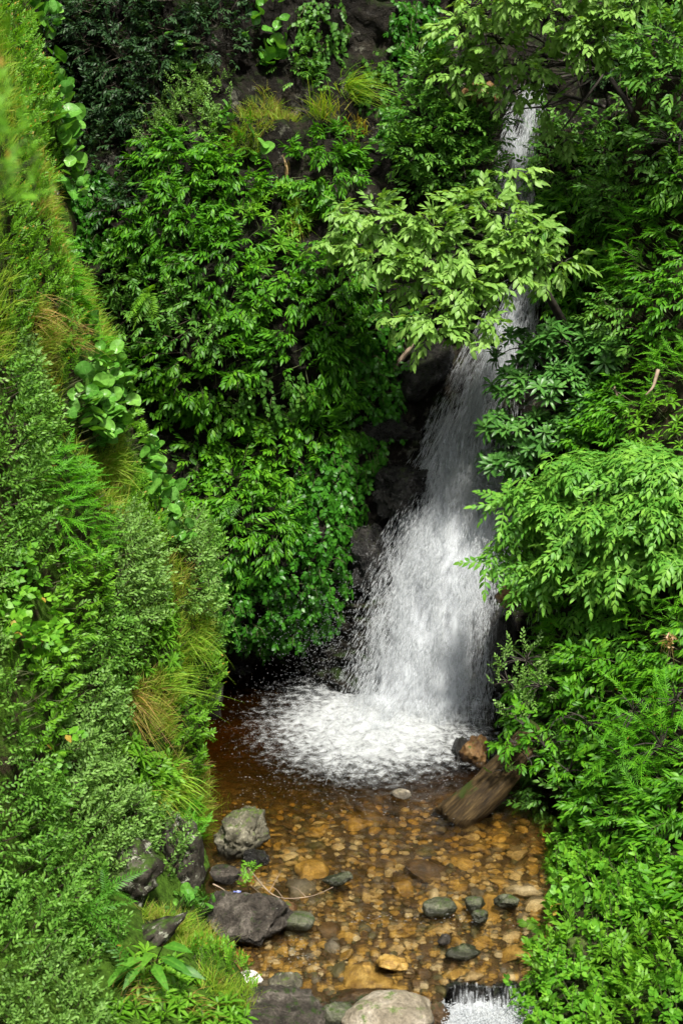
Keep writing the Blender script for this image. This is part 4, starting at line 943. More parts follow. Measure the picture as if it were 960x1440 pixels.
n_ = 9; bq = np.repeat(W(350, 1250, .05)[None], n_, 0) + np.stack([rng.normal(0, .03, n_), rng.normal(0, .02, n_), np.linspace(.02, .2, n_)], 1)
lf = stamp(SPEC['bright']['t'], frames(rand3(n_, .5) + UP * .6, rand3(n_, .4) + UP), bq, rng.random(n_), np.full(n_, .6))
twigs('leafy_sprig', [[W(352, 1256, 0), W(350, 1252, .1), W(350, 1250, .22)]], [.005], M['stem'], 'green sprig growing among the dead twigs in the stream', 'plant', lf)
# crumpled blue and white wrapper
M['wrap'] = bark_mat('plastic_wrapper', (.05, .07, .35), (.65, .68, .75), .35)
o = blob('wrapper', W(334, 1258, .12), (.05, .035, .018), 77, M['wrap'], amp=.8, sub=3, cuts=6, sc=2.5); tag(o, 'crumpled blue and white wrapper on top of the big grey boulder', 'litter')

# hanging roots / vine stems at the right, roots by the fall
twigs('hanging_vine', [[P(862, 540, 15.1), P(872, 570, 15.0), P(880, 590, 15.0), P(876, 625, 15.05), P(878, 650, 15.1)], [P(858, 545, 15.1), P(882, 560, 15.0), P(890, 566, 15.0)]], [.012, .006], M['dead_twig'], 'brown vine stem hanging between rhododendron and right bushes', 'vine')
twigs('hanging_vine', [[P(880, 120, 17.2), P(884, 160, 17.2), P(886, 185, 17.2)], [P(872, 100, 17.2), P(870, 140, 17.2), P(862, 175, 17.2)]], [.008, .006], M['twig'], 'thin dark vine hanging in the black gap at the upper right', 'vine')
twigs('dead_shoot', [[P(686, 200, 17.2), P(680, 230, 17.2), P(678, 262, 17.2)], [P(681, 228, 17.2), P(676, 245, 17.2)]], [.010, .005], M['dead_twig'], 'bare brown stem at the left edge of the upper fall', 'stem')
twigs('broken_branch', [[P(925, 520, 14.4), P(918, 545, 14.3), P(908, 555, 14.3)]], [.02], M['dead_twig'], 'broken brown branch stub among the right bushes', 'branch')

# ------------------------------------------------------------------ trees
def tree(name, label, sp_name, clumps, base, hub, n_per, cat='tree', leafscale=1.0, trunk_r=0.05, mat_bark='bark', out=0.55, droop=None, shell=0.55, cname='crown'):
    """clumps: (px,py,Y,r, squash); shoots around each clump, limbs from the hub to the clumps"""
    sp = SPEC[sp_name]
    base = np.asarray(base, float); hub = np.asarray(hub, float)
    qs, ns, cs = [], [], []; limb_p, limb_r = [], []; tw_p, tw_r = [], []
    for (px, py, Y, r, sq) in clumps:
        c = P(px, py, Y); k = max(6, int(n_per * (r / .3) ** 2))
        u = nrm(rand3(k) + np.array([0, -.35, .35])); rad = r * rng.uniform(shell, 1.08, k) ** .6
        rad *= 1 + 0.25 * fbm(c + u * r, 3.2, 2, 11)
        q = c + u * rad[:, None] * np.array([1.15, 1.0, sq])
        qs.append(q); ns.append(u); cs.append(c)
        limb_p.append(bez(hub, c, .10, rng.normal(0, .06, 3), 9)); limb_r.append((trunk_r * .5, .010))
        tw_p.append([bez(c, q[j], .03, rng.normal(0, .02, 3), 5) for j in range(0, k, 2)])
    q = np.concatenate(qs); u = np.concatenate(ns); k = len(q)
    nn = nrm(u * .8 + np.array([0, -.3, .25]))
    Ms = orient(sp, nn, k)
    v, f, a = stamp(sp['t'], Ms, q, np.clip(rng.normal(.5, .25, k), 0, 1), rng.uniform(*sp['sc'], k) * leafscale)
    e = empty(name, base); tag(e, label, cat)
    add(cname, mesh_from(cname, v - base, f, a), sp['m'], e)
    tv, tf = tubes([bez(base, hub, .05, rng.normal(0, .05, 3), 12)], [(trunk_r, trunk_r * .65)], 9); add('trunk', mesh_from('trunk', tv - base, tf), M[mat_bark], e)
    for p_, r_, t_ in zip(limb_p, limb_r, tw_p):
        lv, lf_ = tubes([p_] + t_, [r_] + [(.007, .003)] * len(t_), 5, hub=p_[-1]); add('limb', mesh_from('limb', lv - base, lf_), M[mat_bark], e)
    return e
tree('broadleaf_tree', 'tree with pale pointed leaves overhanging the middle of the waterfall', 'pale',
     [(462, 345, 15.7, .13, .5), (478, 300, 15.8, .13, .5), (490, 325, 15.7, .16, .5), (520, 300, 15.7, .2, .45), (565, 315, 15.6, .26, .5), (610, 320, 15.6, .24, .55), (530, 365, 15.6, .25, .5), (590, 375, 15.5, .26, .5), (650, 360, 15.5, .24, .5), (690, 300, 15.7, .26, .6), (650, 290, 15.8, .2, .5), (735, 330, 15.6, .24, .6),
      (700, 385, 15.4, .24, .5), (760, 370, 15.5, .2, .6), (640, 410, 15.3, .22, .5), (610, 450, 15.2, .2, .6), (665, 450, 15.2, .18, .7), (560, 400, 15.6, .2, .5), (710, 345, 15.5, .2, .5), (555, 450, 15.5, .12, .8), (690, 465, 15.1, .1, 1.0), (605, 475, 15.1, .1, 1.0), (790, 372, 15.5, .12, .6), (720, 250, 15.9, .13, .8)],
     hit(800, 470, 'BR')[0], P(745, 372, 16.1), 50, trunk_r=.05, leafscale=.8)
tree('broadleaf_tree', 'tree with large pale leaves arching across the top right', 'pale',
     [(690, 10, 16.9, .3, .6), (740, -10, 16.6, .3, .6), (655, 45, 17, .26, .6), (700, 60, 16.9, .22, .6), (790, 20, 16.3, .3, .6), (840, 45, 16.2, .26, .6), (890, 20, 16.1, .3, .6), (830, -30, 16.2, .3, .6), (820, 65, 16.2, .18, .8), (640, 95, 17, .24, .6), (690, 105, 16.9, .2, .6), (725, 85, 16.8, .15, .6), (770, 95, 16.6, .14, .6), (740, 120, 16.7, .11, .6), (705, 135, 16.8, .1, .7), (765, 150, 16.7, .12, .7), (780, 195, 16.8, .14, .7), (940, -10, 16, .3, .6)],
     hit(905, 190, 'BR')[0], P(850, 100, 17.2), 46, trunk_r=.035, leafscale=.8)
tree('small_leaved_tree', 'dense small-leaved tree growing left of the upper fall', 'small',
     [(620, 110, 17.2, .26, .8), (590, 165, 17.2, .26, .8), (635, 180, 17.1, .3, .8), (600, 215, 17.1, .3, .8), (650, 230, 17.1, .28, .8), (615, 255, 17.1, .25, .7), (575, 205, 17.2, .2, .8), (670, 190, 17.2, .2, .8), (655, 270, 17.2, .2, .6), (688, 235, 17.0, .12, .8), (690, 165, 17.0, .1, .8)],
     hit(640, 300, 'B')[0], P(640, 230, 17.6), 120, trunk_r=.04)
tree('small_leaved_tree', 'pale small-leaved tree hanging in from the right edge', 'small',
     [(930, 60, 15.6, .28, .7), (960, 110, 15.4, .3, .7), (945, 200, 15.4, .26, .9), (955, 250, 15.3, .22, .7), (915, 90, 15.6, .2, .6)], hit(990, 220, 'BR')[0], P(975, 150, 15.8), 70, trunk_r=.03, leafscale=1.15)
# bare dark branches crossing the fall
e = twigs('bare_branch', [[P(850, 150, 17.3), P(800, 135, 17.3), P(760, 128, 17.3), P(715, 120, 17.3)], [P(800, 135, 17.3), P(765, 150, 17.3), P(730, 152, 17.3), P(700, 165, 17.3)], [P(770, 129, 17.3), P(745, 112, 17.3), P(730, 98, 17.3)], [P(760, 150, 17.3), P(775, 165, 17.3), P(760, 172, 17.3)], [P(790, 134, 17.3), P(775, 110, 17.3), P(778, 85, 17.3)], [P(740, 124, 17.3), P(722, 135, 17.3), P(705, 128, 17.3)], [P(820, 140, 17.3), P(812, 110, 17.3), P(800, 80, 17.3)]],
          [.022, .014, .010, .009, .010, .008, .010], M['bark'], 'bare dark branch spread across the top of the fall', 'branch')
tree('rhododendron', 'dark green rhododendron with star-shaped leaf whorls right of the fall', 'rhodo',
     [(735, 490, 15.9, .22, .8), (790, 480, 15.7, .26, .8), (840, 500, 15.6, .26, .8), (860, 540, 15.5, .2, .8), (730, 545, 15.8, .22, .8), (785, 545, 15.5, .28, .8), (835, 570, 15.4, .22, .8), (705, 600, 15.7, .18, .8), (750, 605, 15.5, .24, .8), (800, 610, 15.4, .22, .7), (700, 650, 15.6, .16, .7), (735, 655, 15.5, .16, .6), (870, 490, 15.6, .2, .7)],
     hit(830, 640, 'RB')[0], P(800, 570, 16.0), 40, cat='rhododendron', trunk_r=.045)
tree('fern_leaved_tree', 'bright tree with fern-like compound leaves on the right bank', 'pinnate',
     [(720, 700, 14.3, .16, .6), (745, 740, 14.2, .2, .6), (770, 690, 14.1, .26, .6), (820, 665, 13.9, .28, .6), (880, 660, 13.7, .28, .6), (935, 660, 13.4, .28, .6), (800, 730, 13.8, .3, .6), (860, 730, 13.5, .3, .7), (920, 725, 13.2, .3, .7), (715, 785, 14.2, .17, .6), (755, 800, 14.0, .24, .6), (820, 795, 13.6, .28, .7), (890, 790, 13.3, .28, .7), (945, 790, 13.0, .24, .7), (975, 690, 13.2, .28, .7), (740, 835, 14, .14, .5)],
     hit(870, 890, 'R')[0], P(850, 790, 14.0), 27, trunk_r=.05)
tree('leafy_bush', 'bright leafy bush leaning out above the fallen log', 'broad', [(735, 1020, 12.95, .13, .9), (722, 1045, 12.95, .09, .9), (765, 1050, 12.9, .2, .8), (742, 1068, 12.95, .12, .8), (790, 1010, 13.0, .2, .8), (800, 1085, 12.8, .2, .8), (830, 1020, 12.8, .22, .8)], hit(830, 1090, 'R')[0], P(800, 1060, 13.8), 26, cat='bush', trunk_r=.02, leafscale=.85)
tree('small_leaved_bush', 'greyish small-leaved bush overhanging the top of the fallen log', 'grey', [(715, 960, 13.6, .14, .8), (740, 930, 13.7, .2, .8), (725, 1000, 13.4, .13, .8), (760, 965, 13.5, .18, .8), (705, 1085, 13.0, .07, .7)], hit(800, 980, 'R')[0], P(765, 965, 13.9), 90, cat='bush', trunk_r=.015)
tree('feathery_bush', 'bright feathery bush bulging above the low plants at the right', 'feather', [(890, 1000, 12.3, .24, .9), (930, 1050, 12.0, .26, .9), (880, 1070, 12.2, .2, .8), (950, 985, 12.1, .22, .8), (920, 1110, 11.9, .18, .8)], hit(940, 1140, 'R')[0], P(925, 1080, 12.3), 60, cat='bush', trunk_r=.02, leafscale=1.1)
# yellow flower spikes near the right edge
b = P(940, 900, 12.3); v, f, a = blades(30, .16, .012, .8, .9, 4, (.75, .95)); e = empty('flower_spike', b); tag(e, 'drooping yellowish flower spike at the right edge', 'flower'); add('blossom', mesh_from('blossom', v, f, a), M['leaf_dry'], e)

# ------------------------------------------------------------------ water
def water_mat():
    m, nt, N, L = newmat('tea_coloured_water')
    out = node(nt, 'ShaderNodeOutputMaterial'); geo = node(nt, 'ShaderNodeNewGeometry')
    n1 = node(nt, 'ShaderNodeTexNoise', Scale=12.0, Detail=5.0, Roughness=.6, Distortion=.8)
    mp = node(nt, 'ShaderNodeMapping'); mp.inputs['Scale'].default_value = (1, .6, 1); L.new(geo.outputs['Position'], mp.inputs[0]); L.new(mp.outputs[0], n1.inputs[0])
    bp = node(nt, 'ShaderNodeBump', Strength=.9, Distance=.022); L.new(n1.outputs[0], bp.inputs['Height'])
    fr = node(nt, 'ShaderNodeFresnel', IOR=1.33); L.new(bp.outputs[0], fr.inputs['Normal'])
    tr = node(nt, 'ShaderNodeBsdfTransparent'); gl = node(nt, 'ShaderNodeBsdfGlossy', Roughness=.06); L.new(bp.outputs[0], gl.inputs['Normal'])
    ms = node(nt, 'ShaderNodeMixShader'); rf = node(nt, 'ShaderNodeBsdfRefraction', IOR=1.2, Roughness=0.0); L.new(bp.outputs[0], rf.inputs['Normal']); m2 = node(nt, 'ShaderNodeMixShader', Fac=.3); L.new(tr.outputs[0], m2.inputs[1]); L.new(rf.outputs[0], m2.inputs[2])
    L.new(fr.outputs[0], ms.inputs[0]); L.new(m2.outputs[0], ms.inputs[1]); L.new(gl.outputs[0], ms.inputs[2])
    L.new(ms.outputs[0], out.inputs[0])
    va = node(nt, 'ShaderNodeVolumeAbsorption', Density=3.0); va.inputs[0].default_value = (.80, .66, .22, 1); L.new(va.outputs[0], out.inputs['Volume'])
    return m
M['water'] = water_mat()
lipx0, lipx1 = W(632, 1385)[0], W(742, 1385)[0]
xs = np.linspace(-2.4, 2.6, 130); ys = np.concatenate([np.linspace(10.05, 17.6, 210)])
WX, WY = np.meshgrid(xs, ys)
wv = np.stack([WX, WY, np.zeros_like(WX)], -1).reshape(-1, 3)
fd = np.exp(-((wv[:, 0] - .55) ** 2 / 1.6 + (wv[:, 1] - 15.0) ** 2 / 1.6))
msk = np.clip((wv[:, 0] - lipx0 + .06) / .06, 0, 1); wv[:, 1] += .20 * msk * np.clip((11.2 - wv[:, 1]) / 1.15, 0, 1)
wv[:, 2] = fbm(wv * np.array([.7, 1.3, 1]), 8.0, 3, 2) * (.005 + .05 * fd) + fbm(wv, 1.5, 2, 6) * .006
wv[:, 2] -= np.interp(wv[:, 1] - .2 * msk, [10.05, 10.2, 10.5], [.035, .008, 0])
idx = np.arange(len(wv)).reshape(WX.shape); ny, nx = WX.shape
top = np.stack([idx[:-1, :-1].ravel(), idx[:-1, 1:].ravel(), idx[1:, 1:].ravel(), idx[1:, :-1].ravel()], 1)
bot = wv.copy(); bot[:, 2] = -1.6; off = len(wv)
bf = top[:, ::-1] + off
def strip(a): return np.stack([a[:-1], a[:-1] + off, a[1:] + off, a[1:]], 1)
sd = np.concatenate([strip(idx[0, ::-1].copy()), strip(idx[:, -1][::-1].copy()), strip(idx[-1].copy()), strip(idx[:, 0].copy())])
o = add('pool_water', mesh_from('pool_water', np.concatenate([wv, bot]), np.concatenate([top, bf, sd])), M['water'])
tag(o, 'clear tea-coloured pool below the waterfall', 'water', kind='structure')

def fallwater_mat(name, lo, hi, sx, sy, col=(.62, .65, .69), top=1.0, trans=.35):
    m, nt, N, L = newmat(name)
    out = node(nt, 'ShaderNodeOutputMaterial'); uv = node(nt, 'ShaderNodeTexCoord')
    mp = node(nt, 'ShaderNodeMapping'); mp.inputs['Scale'].default_value = (sx, sy, 1); L.new(uv.outputs['UV'], mp.inputs[0])
    n1 = node(nt, 'ShaderNodeTexNoise', Scale=1.0, Detail=7.0, Roughness=.62, Distortion=.35); L.new(mp.outputs[0], n1.inputs[0])
    at = node(nt, 'ShaderNodeAttribute', _attribute_name='leaf'); sep = node(nt, 'ShaderNodeSeparateColor'); L.new(at.outputs['Color'], sep.inputs[0])
    ad = node(nt, 'ShaderNodeMath', _operation='ADD'); L.new(n1.outputs[0], ad.inputs[0]); L.new(sep.outputs[0], ad.inputs[1])
    mr = node(nt, 'ShaderNodeMapRange', _interpolation_type='SMOOTHSTEP'); L.new(ad.outputs[0], mr.inputs[0]); mr.inputs[1].default_value = lo; mr.inputs[2].default_value = hi
    df = node(nt, 'ShaderNodeBsdfDiffuse', Color=(*col, 1)); tl = node(nt, 'ShaderNodeBsdfTranslucent', Color=(*col, 1))
    mx = node(nt, 'ShaderNodeMixShader', Fac=trans); L.new(df.outputs[0], mx.inputs[1]); L.new(tl.outputs[0], mx.inputs[2])
    tp = node(nt, 'ShaderNodeBsdfTransparent'); ms = node(nt, 'ShaderNodeMixShader'); mr.inputs[4].default_value = top; L.new(mr.outputs[0], ms.inputs[0]); L.new(tp.outputs[0], ms.inputs[1]); L.new(mx.outputs[0], ms.inputs[2])
    L.new(ms.outputs[0], out.inputs[0]); return m
M['drops'] = fallwater_mat('white_drops', -2, -1, 1, 1, trans=.3, top=.42, col=(.64, .67, .70))
falls = empty('waterfall', P(585, 1000, 15.5)); tag(falls, 'white waterfall plunging down the dark cliff into the pool', 'waterfall', kind='structure')
fb = np.array(falls.location)
def sheet(py0, py1, dy, wscale, cscale, lo, hi, sx, sy, seed, edge=.5, nv=120, nu=30, cover_fn=None, fade=60, name='water_sheet'):
    pys = np.linspace(py0, py1, nv); us = np.linspace(-1, 1, nu); vs, at, uvs = [], [], []
    acc = 0; prev = None
    for py in pys:
        cx, hw, Yf = fall_at(py)
        c = P(cx, py, Yf - dy); acc += 0 if prev is None else np.linalg.norm(c - prev); prev = c
        for u in us:
            p = P(cx + u * hw * wscale + cscale * hw, py, Yf - dy - .10 * (1 - u * u))
            vs.append(p); e_ = edge * (1 - max(0, (abs(u) - .35) / .65) ** 1.5) - edge
            e_ += -.5 * max(0, 1 - (py - py0 + 30 * math.sin(u * 5 + seed) + 18 * math.sin(u * 13 + 2 * seed)) / fade) - .5 * max(0, 1 - (py1 - py) / 30)
            if cover_fn: e_ += cover_fn(py, u)
            at.append((e_, 0, 0)); uvs.append((u * hw / 140 + seed, acc + seed * 3))
    v = np.array(vs); n = fbm(v * np.array([1, 1, .25]), 4, 3, seed); v[:, 1] -= .06 * n
    idx = np.arange(nv * nu).reshape(nv, nu)
    f = np.stack([idx[:-1, :-1].ravel(), idx[1:, :-1].ravel(), idx[1:, 1:].ravel(), idx[:-1, 1:].ravel()], 1)
    add(name, mesh_from(name, v - fb, f, np.array(at), uv=np.array(uvs)), fallwater_mat('falling_water', lo, hi, sx, sy), falls)
upc = lambda py, u: np.interp(py, [100, 300, 470, 540, 640, 700, 740, 900, 1000], [-.12, -.10, .0, .0, .08, .14, .20, .12, .12])
sheet(60, 1000, .02, 1.0, 0, .40, .84, 30, 2.6, 1.3, .35, fade=170, cover_fn=upc)
sheet(60, 1000, .10, .95, 0, .44, .84, 42, 4.5, 5.1, .35, fade=190, cover_fn=upc)
sheet(600, 1010, .20, 1.0, .02, .40, .85, 22, 5, 8.2, .45, fade=140, cover_fn=lambda py, u: np.interp(py, [600, 690, 745, 800, 900, 1000], [-.1, .04, .20, .08, .04, .06]) + .06 * u)
sheet(620, 1015, .30, 1.05, -.02, .42, 1.0, 13, 4, 3.7, .5, fade=150, cover_fn=lambda py, u: np.interp(py, [620, 700, 745, 820, 920, 1000], [-.1, .10, .34, .12, .06, .12]) + .30 * u * np.interp(py, [690, 730, 800, 880], [0, 1, 1, .3]))
sheet(690, 1020, .42, 1.15, -.05, .40, 1.1, 7, 3, 6.4, .5, fade=120, cover_fn=lambda py, u: np.interp(py, [690, 760, 860, 950, 1000], [-.1, .05, .05, .14, .24]) + .16 * u)

# strands and drops
ov = np.array([(1, 0, 0), (-1, 0, 0), (0, 1, 0), (0, -1, 0), (0, 0, 1), (0, 0, -1)], float)
of = np.array([(0, 2, 4), (2, 1, 4), (1, 3, 4), (3, 0, 4), (2, 0, 5), (1, 2, 5), (3, 1, 5), (0, 3, 5)])
def drops(name, pts, dirs, wid, ln, parent):
    M_ = frames(dirs, rand3(len(pts)))
    s = np.stack([wid, ln, wid], 1)
    v = np.einsum('nij,nvj->nvi', M_, ov[None] * s[:, None, :]) + pts[:, None, :]
    f = of[None] + (np.arange(len(pts)) * 6)[:, None, None]
    o = add(name, mesh_from(name, v.reshape(-1, 3) - fb, f.reshape(-1, 3), np.zeros((len(pts) * 6, 3))), M['drops'], parent)
    return o
def fall_pts(n, py0, py1, wsc, ysp, clump, bias=0.0, ramp_=130):
    py = rng.uniform(py0, py1, n * 3); u = rng.normal(bias, .5, n * 3); u = np.where(np.abs(u) > 1.25, rng.uniform(-.9, .9, n * 3), u)
    cx, hw, Yf = [np.interp(py, FALL[:, 0], FALL[:, i]) for i in (1, 2, 3)]
    px = cx + u * hw * wsc
    Y = Yf - rng.uniform(0, 1, n * 3) ** 1.3 * ysp
    cxx, cyy, t = (px - 480) / F, (720 - py) / F, None
    d = np.stack([cxx, CP + cyy * SP, -SP + cyy * CP], 1); p = d * (Y / d[:, 1])[:, None] + np.array([0, 0, H])
    w = fbm(p * np.array([1, .5, .22]), 7.0, 3, 31); keep = (w + rng.normal(0, .22, len(p)) > clump) & (rng.random(len(p)) < np.clip((py - py0) / ramp_, 0, 1)); p = p[keep][:n]; u = u[keep][:n]
    g = np.stack([u * .22 - .28, np.full(len(p), -.3), np.full(len(p), -1.0)], 1) + rand3(len(p), .12)
    return p, g
p, g = fall_pts(30000, 110, 820, .9, .25, .02); drops('water_drops', p, g, rng.uniform(.0012, .0034, len(p)), rng.uniform(.02, .09, len(p)), falls)
p, g = fall_pts(60000, 620, 1020, .95, .6, -.05); drops('water_drops', p, g, rng.uniform(.0012, .0036, len(p)), rng.uniform(.012, .055, len(p)), falls)
p, g = fall_pts(6000, 720, 1030, 1.4, .6, -.1, -.25); drops('spray', p, g + rand3(len(p), .4), rng.uniform(.0012, .003, len(p)), rng.uniform(.004, .014, len(p)), falls)
# spray drifting left over the back of the pool
n = 1800; px = rng.normal(450, 45, n); py = rng.normal(905, 45, n); Y = rng.uniform(15.2, 16.2, n)
pp = np.array([P(a_, b_, c_) for a_, b_, c_ in zip(px, py, Y)]); drops('spray', pp, rand3(n) + np.array([0, 0, -1]), rng.uniform(.001, .0028, n), rng.uniform(.003, .009, n), falls)

# foam on the pool: churned mounds near the plunge, thinning outward
def foam_mat():
    m, nt, N, L = newmat('foam')
    out = node(nt, 'ShaderNodeOutputMaterial'); geo = node(nt, 'ShaderNodeNewGeometry')
    n1 = node(nt, 'ShaderNodeTexNoise', Scale=12.0, Detail=9.0, Roughness=.72, Distortion=.3); L.new(geo.outputs['Position'], n1.inputs[0])
    at = node(nt, 'ShaderNodeAttribute', _attribute_name='leaf'); sep = node(nt, 'ShaderNodeSeparateColor'); L.new(at.outputs['Color'], sep.inputs[0])
    ad = node(nt, 'ShaderNodeMath', _operation='ADD'); L.new(n1.outputs[0], ad.inputs[0]); L.new(sep.outputs[0], ad.inputs[1])
    mr = node(nt, 'ShaderNodeMapRange', _interpolation_type='SMOOTHSTEP'); L.new(ad.outputs[0], mr.inputs[0]); mr.inputs[1].default_value = .44; mr.inputs[2].default_value = .86
    df = node(nt, 'ShaderNodeBsdfPrincipled', Roughness=.5); df.inputs['Base Color'].default_value = (.48, .50, .515, 1)
    bp = node(nt, 'ShaderNodeBump', Strength=1.0, Distance=.06); L.new(n1.outputs[0], bp.inputs['Height']); L.new(bp.outputs[0], df.inputs['Normal'])
    tp = node(nt, 'ShaderNodeBsdfTransparent'); ms = node(nt, 'ShaderNodeMixShader'); L.new(mr.outputs[0], ms.inputs[0]); L.new(tp.outputs[0], ms.inputs[1]); L.new(df.outputs[0], ms.inputs[2])
    L.new(ms.outputs[0], out.inputs[0]); return m
M['foam'] = foam_mat()
xs = np.linspace(-1.2, 1.55, 120); ys = np.linspace(13.0, 16.6, 150); FX, FY = np.meshgrid(xs, ys)
fv = np.stack([FX, FY, np.full_like(FX, .012)], -1).reshape(-1, 3)
fpx, fpy = proj(fv)
ell = np.sqrt(((fpx - (528 + (1030 - fpy) * .1)) / 158) ** 2 + ((fpy - 1022) / 75) ** 2)
fa = np.interp(ell, [0, .5, .8, 1.05, 1.3, 1.6, 2.1], [.34, .26, .13, .0, -.12, -.24, -.5])
fv[:, 2] += np.clip(1.1 - ell, 0, 1) * (.05 + .07 * fbm(fv, 5.5, 5, 12))
idx = np.arange(len(fv)).reshape(FX.shape); ff = np.stack([idx[:-1, :-1].ravel(), idx[:-1, 1:].ravel(), idx[1:, 1:].ravel(), idx[1:, :-1].ravel()], 1)
o = add('foam', mesh_from('foam', fv, ff, np.stack([fa, fa * 0, fa * 0], 1)), M['foam']); tag(o, 'white churning foam where the waterfall meets the pool', 'foam', kind='stuff')
# splash drops above the foam
n = 20000; a_ = rng.uniform(0, 6.28, n); rr = np.abs(rng.normal(0, .62, n))
px = 530 + 150 * rr * np.cos(a_); py = 1020 + 72 * rr * np.sin(a_)
pp = np.array([W(x_, y_, z_) for x_, y_, z_ in zip(px, py, np.abs(rng.normal(0, .09, n)) * np.clip(1.5 - rr, .15, 1))])
drops('splash', pp, rand3(n) + UP, rng.uniform(.0010, .003, n), rng.uniform(.002, .008, n), falls)

n = 430  # foam flecks, plus riffle glints modelled as white slivers near the stones
px = np.concatenate([rng.uniform(330, 700, 300), rng.normal(545, 30, 40), rng.normal(645, 35, 40), rng.normal(420, 20, 50)])
py = np.concatenate([1092 + 60 * rng.random(300) ** 2, rng.normal(1294, 5, 40), rng.normal(1292, 6, 40), rng.normal(1340, 14, 50)])
pp = np.array([W(x_, y_, .012) for x_, y_ in zip(px, py)])
dd = np.stack([np.ones(n), rng.normal(0, .25, n), np.zeros(n)], 1)
o = drops('foam_glint_flecks', pp, dd, rng.uniform(.001, .003, n), rng.uniform(.002, .014, n), None); o.location = tuple(fb); tag(o, 'small flecks of foam and white glint shapes drifting over the tea-coloured pool', 'foam', kind='stuff')

# small cascade at the lip, lower right
M['cascade'] = fallwater_mat('cascade_water', .46, .82, 34, 3.0)
lipy = 10.25
nu, nv = 40, 30; vs, at, uvs = [], [], []
for i in range(nv):
    t = i / (nv - 1)
    for j in range(nu):
        u = j / (nu - 1)
        vs.append((lipx0 + (lipx1 - lipx0) * u, lipy + .03 - .17 * t, -.02 - .21 * t * t - .03 * t)); at.append((-.04 + .36 * t * t + (-.35 if u < .04 or u > .97 else 0), 0, 0)); uvs.append((u * .7, t * .6))
v = np.array(vs); v[:, 1] += .05 * fbm(v * np.array([1, 1, .3]), 6, 3, 14)
idx = np.arange(nu * nv).reshape(nv, nu); f = np.stack([idx[:-1, :-1].ravel(), idx[1:, :-1].ravel(), idx[1:, 1:].ravel(), idx[:-1, 1:].ravel()], 1)
o = add('cascade_water', mesh_from('cascade_water', v, f, np.array(at), uv=np.array(uvs)), M['cascade']); tag(o, 'small white cascade spilling over the lip at the bottom right', 'cascade', kind='structure')
n = 9000
pp = np.stack([rng.uniform(lipx0 - .08, lipx1 + .05, n), lipy - .08 - rng.random(n) * .45, -.18 + np.abs(rng.normal(0, .045, n))], 1)
o = drops('cascade_splash', pp, rand3(n) + np.array([0, -.5, .5]), rng.uniform(.002, .006, n), rng.uniform(.004, .014, n), None)
o.location = tuple(fb); tag(o, 'white splash below the small cascade', 'splash', kind='stuff')
xs = np.linspace(lipx0 - .2, lipx1 + .1, 50); ys = np.linspace(9.3, lipy - .04, 50); FX, FY = np.meshgrid(xs, ys)
fv = np.stack([FX, FY, np.full_like(FX, -.19)], -1).reshape(-1, 3); fv[:, 2] += .09 * np.abs(fbm(fv, 8, 4, 3))
fa = .30 - .5 * np.clip((9.55 - fv[:, 1]) / .3, 0, 1) - .5 * np.clip((lipx0 - .05 - fv[:, 0]) / .15, 0, 1)
idx = np.arange(2500).reshape(50, 50); ff = np.stack([idx[:-1, :-1].ravel(), idx[:-1, 1:].ravel(), idx[1:, 1:].ravel(), idx[1:, :-1].ravel()], 1)
o = add('foam', mesh_from('foam', fv, ff, np.stack([fa, fa * 0, fa * 0], 1)), M['foam']); tag(o, 'white foam at the bottom edge below the small cascade', 'foam', kind='stuff')
def srock(name, c, r_, seed, mat, label, **kw):
    o = blob(name, c, r_, seed, M[mat], **kw); tag(o, label, 'boulder'); return o
srock('boulder', (lipx0 + .13, lipy + .05, -.20), (.22, .10, .165), 51, 'wet_rock', 'black wet rock at the left side of the small cascade', amp=.3)
srock('boulder', (lipx0 + .42, lipy + .06, -.20), (.24, .12, .168), 52, 'wet_rock', 'wet dark rock the small cascade runs over', amp=.25)
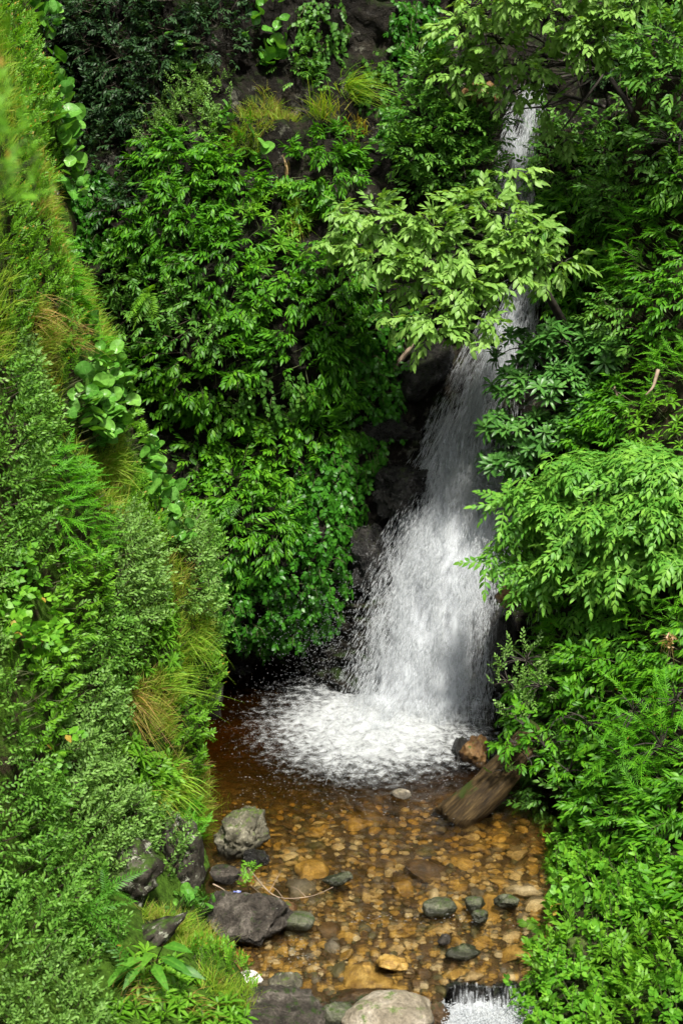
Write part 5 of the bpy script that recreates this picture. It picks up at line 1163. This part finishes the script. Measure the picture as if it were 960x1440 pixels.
srock('boulder', (lipx0 - .12, 10.02, -.17), (.12, .13, .16), 53, 'orange_rock', 'ochre rock between the pale boulder and the cascade', amp=.3)
# lip of the pool
o = blob('lip_rock', (.12, 10.15, -.19), (.62, .2, .17), 54, M['orange_rock'], amp=.12, sub=5, cuts=2); tag(o, 'smooth ochre rock sill at the lip of the pool', 'rock')

# ------------------------------------------------------------------ light
EL, AZ = R(61), R(164)            # sun high, slightly behind the viewer and to the left (azimuth clockwise from +Y)
w = bpy.data.worlds.new('World'); S.world = w; w.use_nodes = True
nt = w.node_tree; nt.nodes.clear()
out = node(nt, 'ShaderNodeOutputWorld'); bg = node(nt, 'ShaderNodeBackground', Strength=.05)
sky = node(nt, 'ShaderNodeTexSky'); sky.sky_type = 'NISHITA'; sky.sun_disc = False; sky.sun_elevation = EL; sky.sun_rotation = AZ; sky.dust_density = 4.0; sky.air_density = 1.2
hs = node(nt, 'ShaderNodeHueSaturation', Saturation=.15)
nt.links.new(sky.outputs[0], hs.inputs['Color']); nt.links.new(hs.outputs[0], bg.inputs[0]); nt.links.new(bg.outputs[0], out.inputs[0])
sd_ = bpy.data.lights.new('sun', 'SUN'); sd_.energy = 2.4; sd_.angle = R(5); sd_.color = (1, .95, .84)
so = bpy.data.objects.new('sun', sd_); COL.objects.link(so)
dirv = Vector((math.sin(AZ) * math.cos(EL), math.cos(AZ) * math.cos(EL), math.sin(EL)))
so.rotation_euler = dirv.to_track_quat('Z', 'Y').to_euler()

S.view_settings.view_transform = 'Standard'; S.view_settings.look = 'None'; S.view_settings.gamma = 1; S.view_settings.use_curve_mapping = False
S.view_settings.exposure = 1.92
S.render.engine = 'CYCLES'
S.cycles.use_denoising = True
S.cycles.max_bounces = 8; S.cycles.transparent_max_bounces = 24; S.cycles.diffuse_bounces = 3; S.cycles.glossy_bounces = 3; S.cycles.caustics_reflective = False; S.cycles.caustics_refractive = False
for o in list(bpy.data.objects):
    if o.type == 'EMPTY' and not o.children: bpy.data.objects.remove(o)
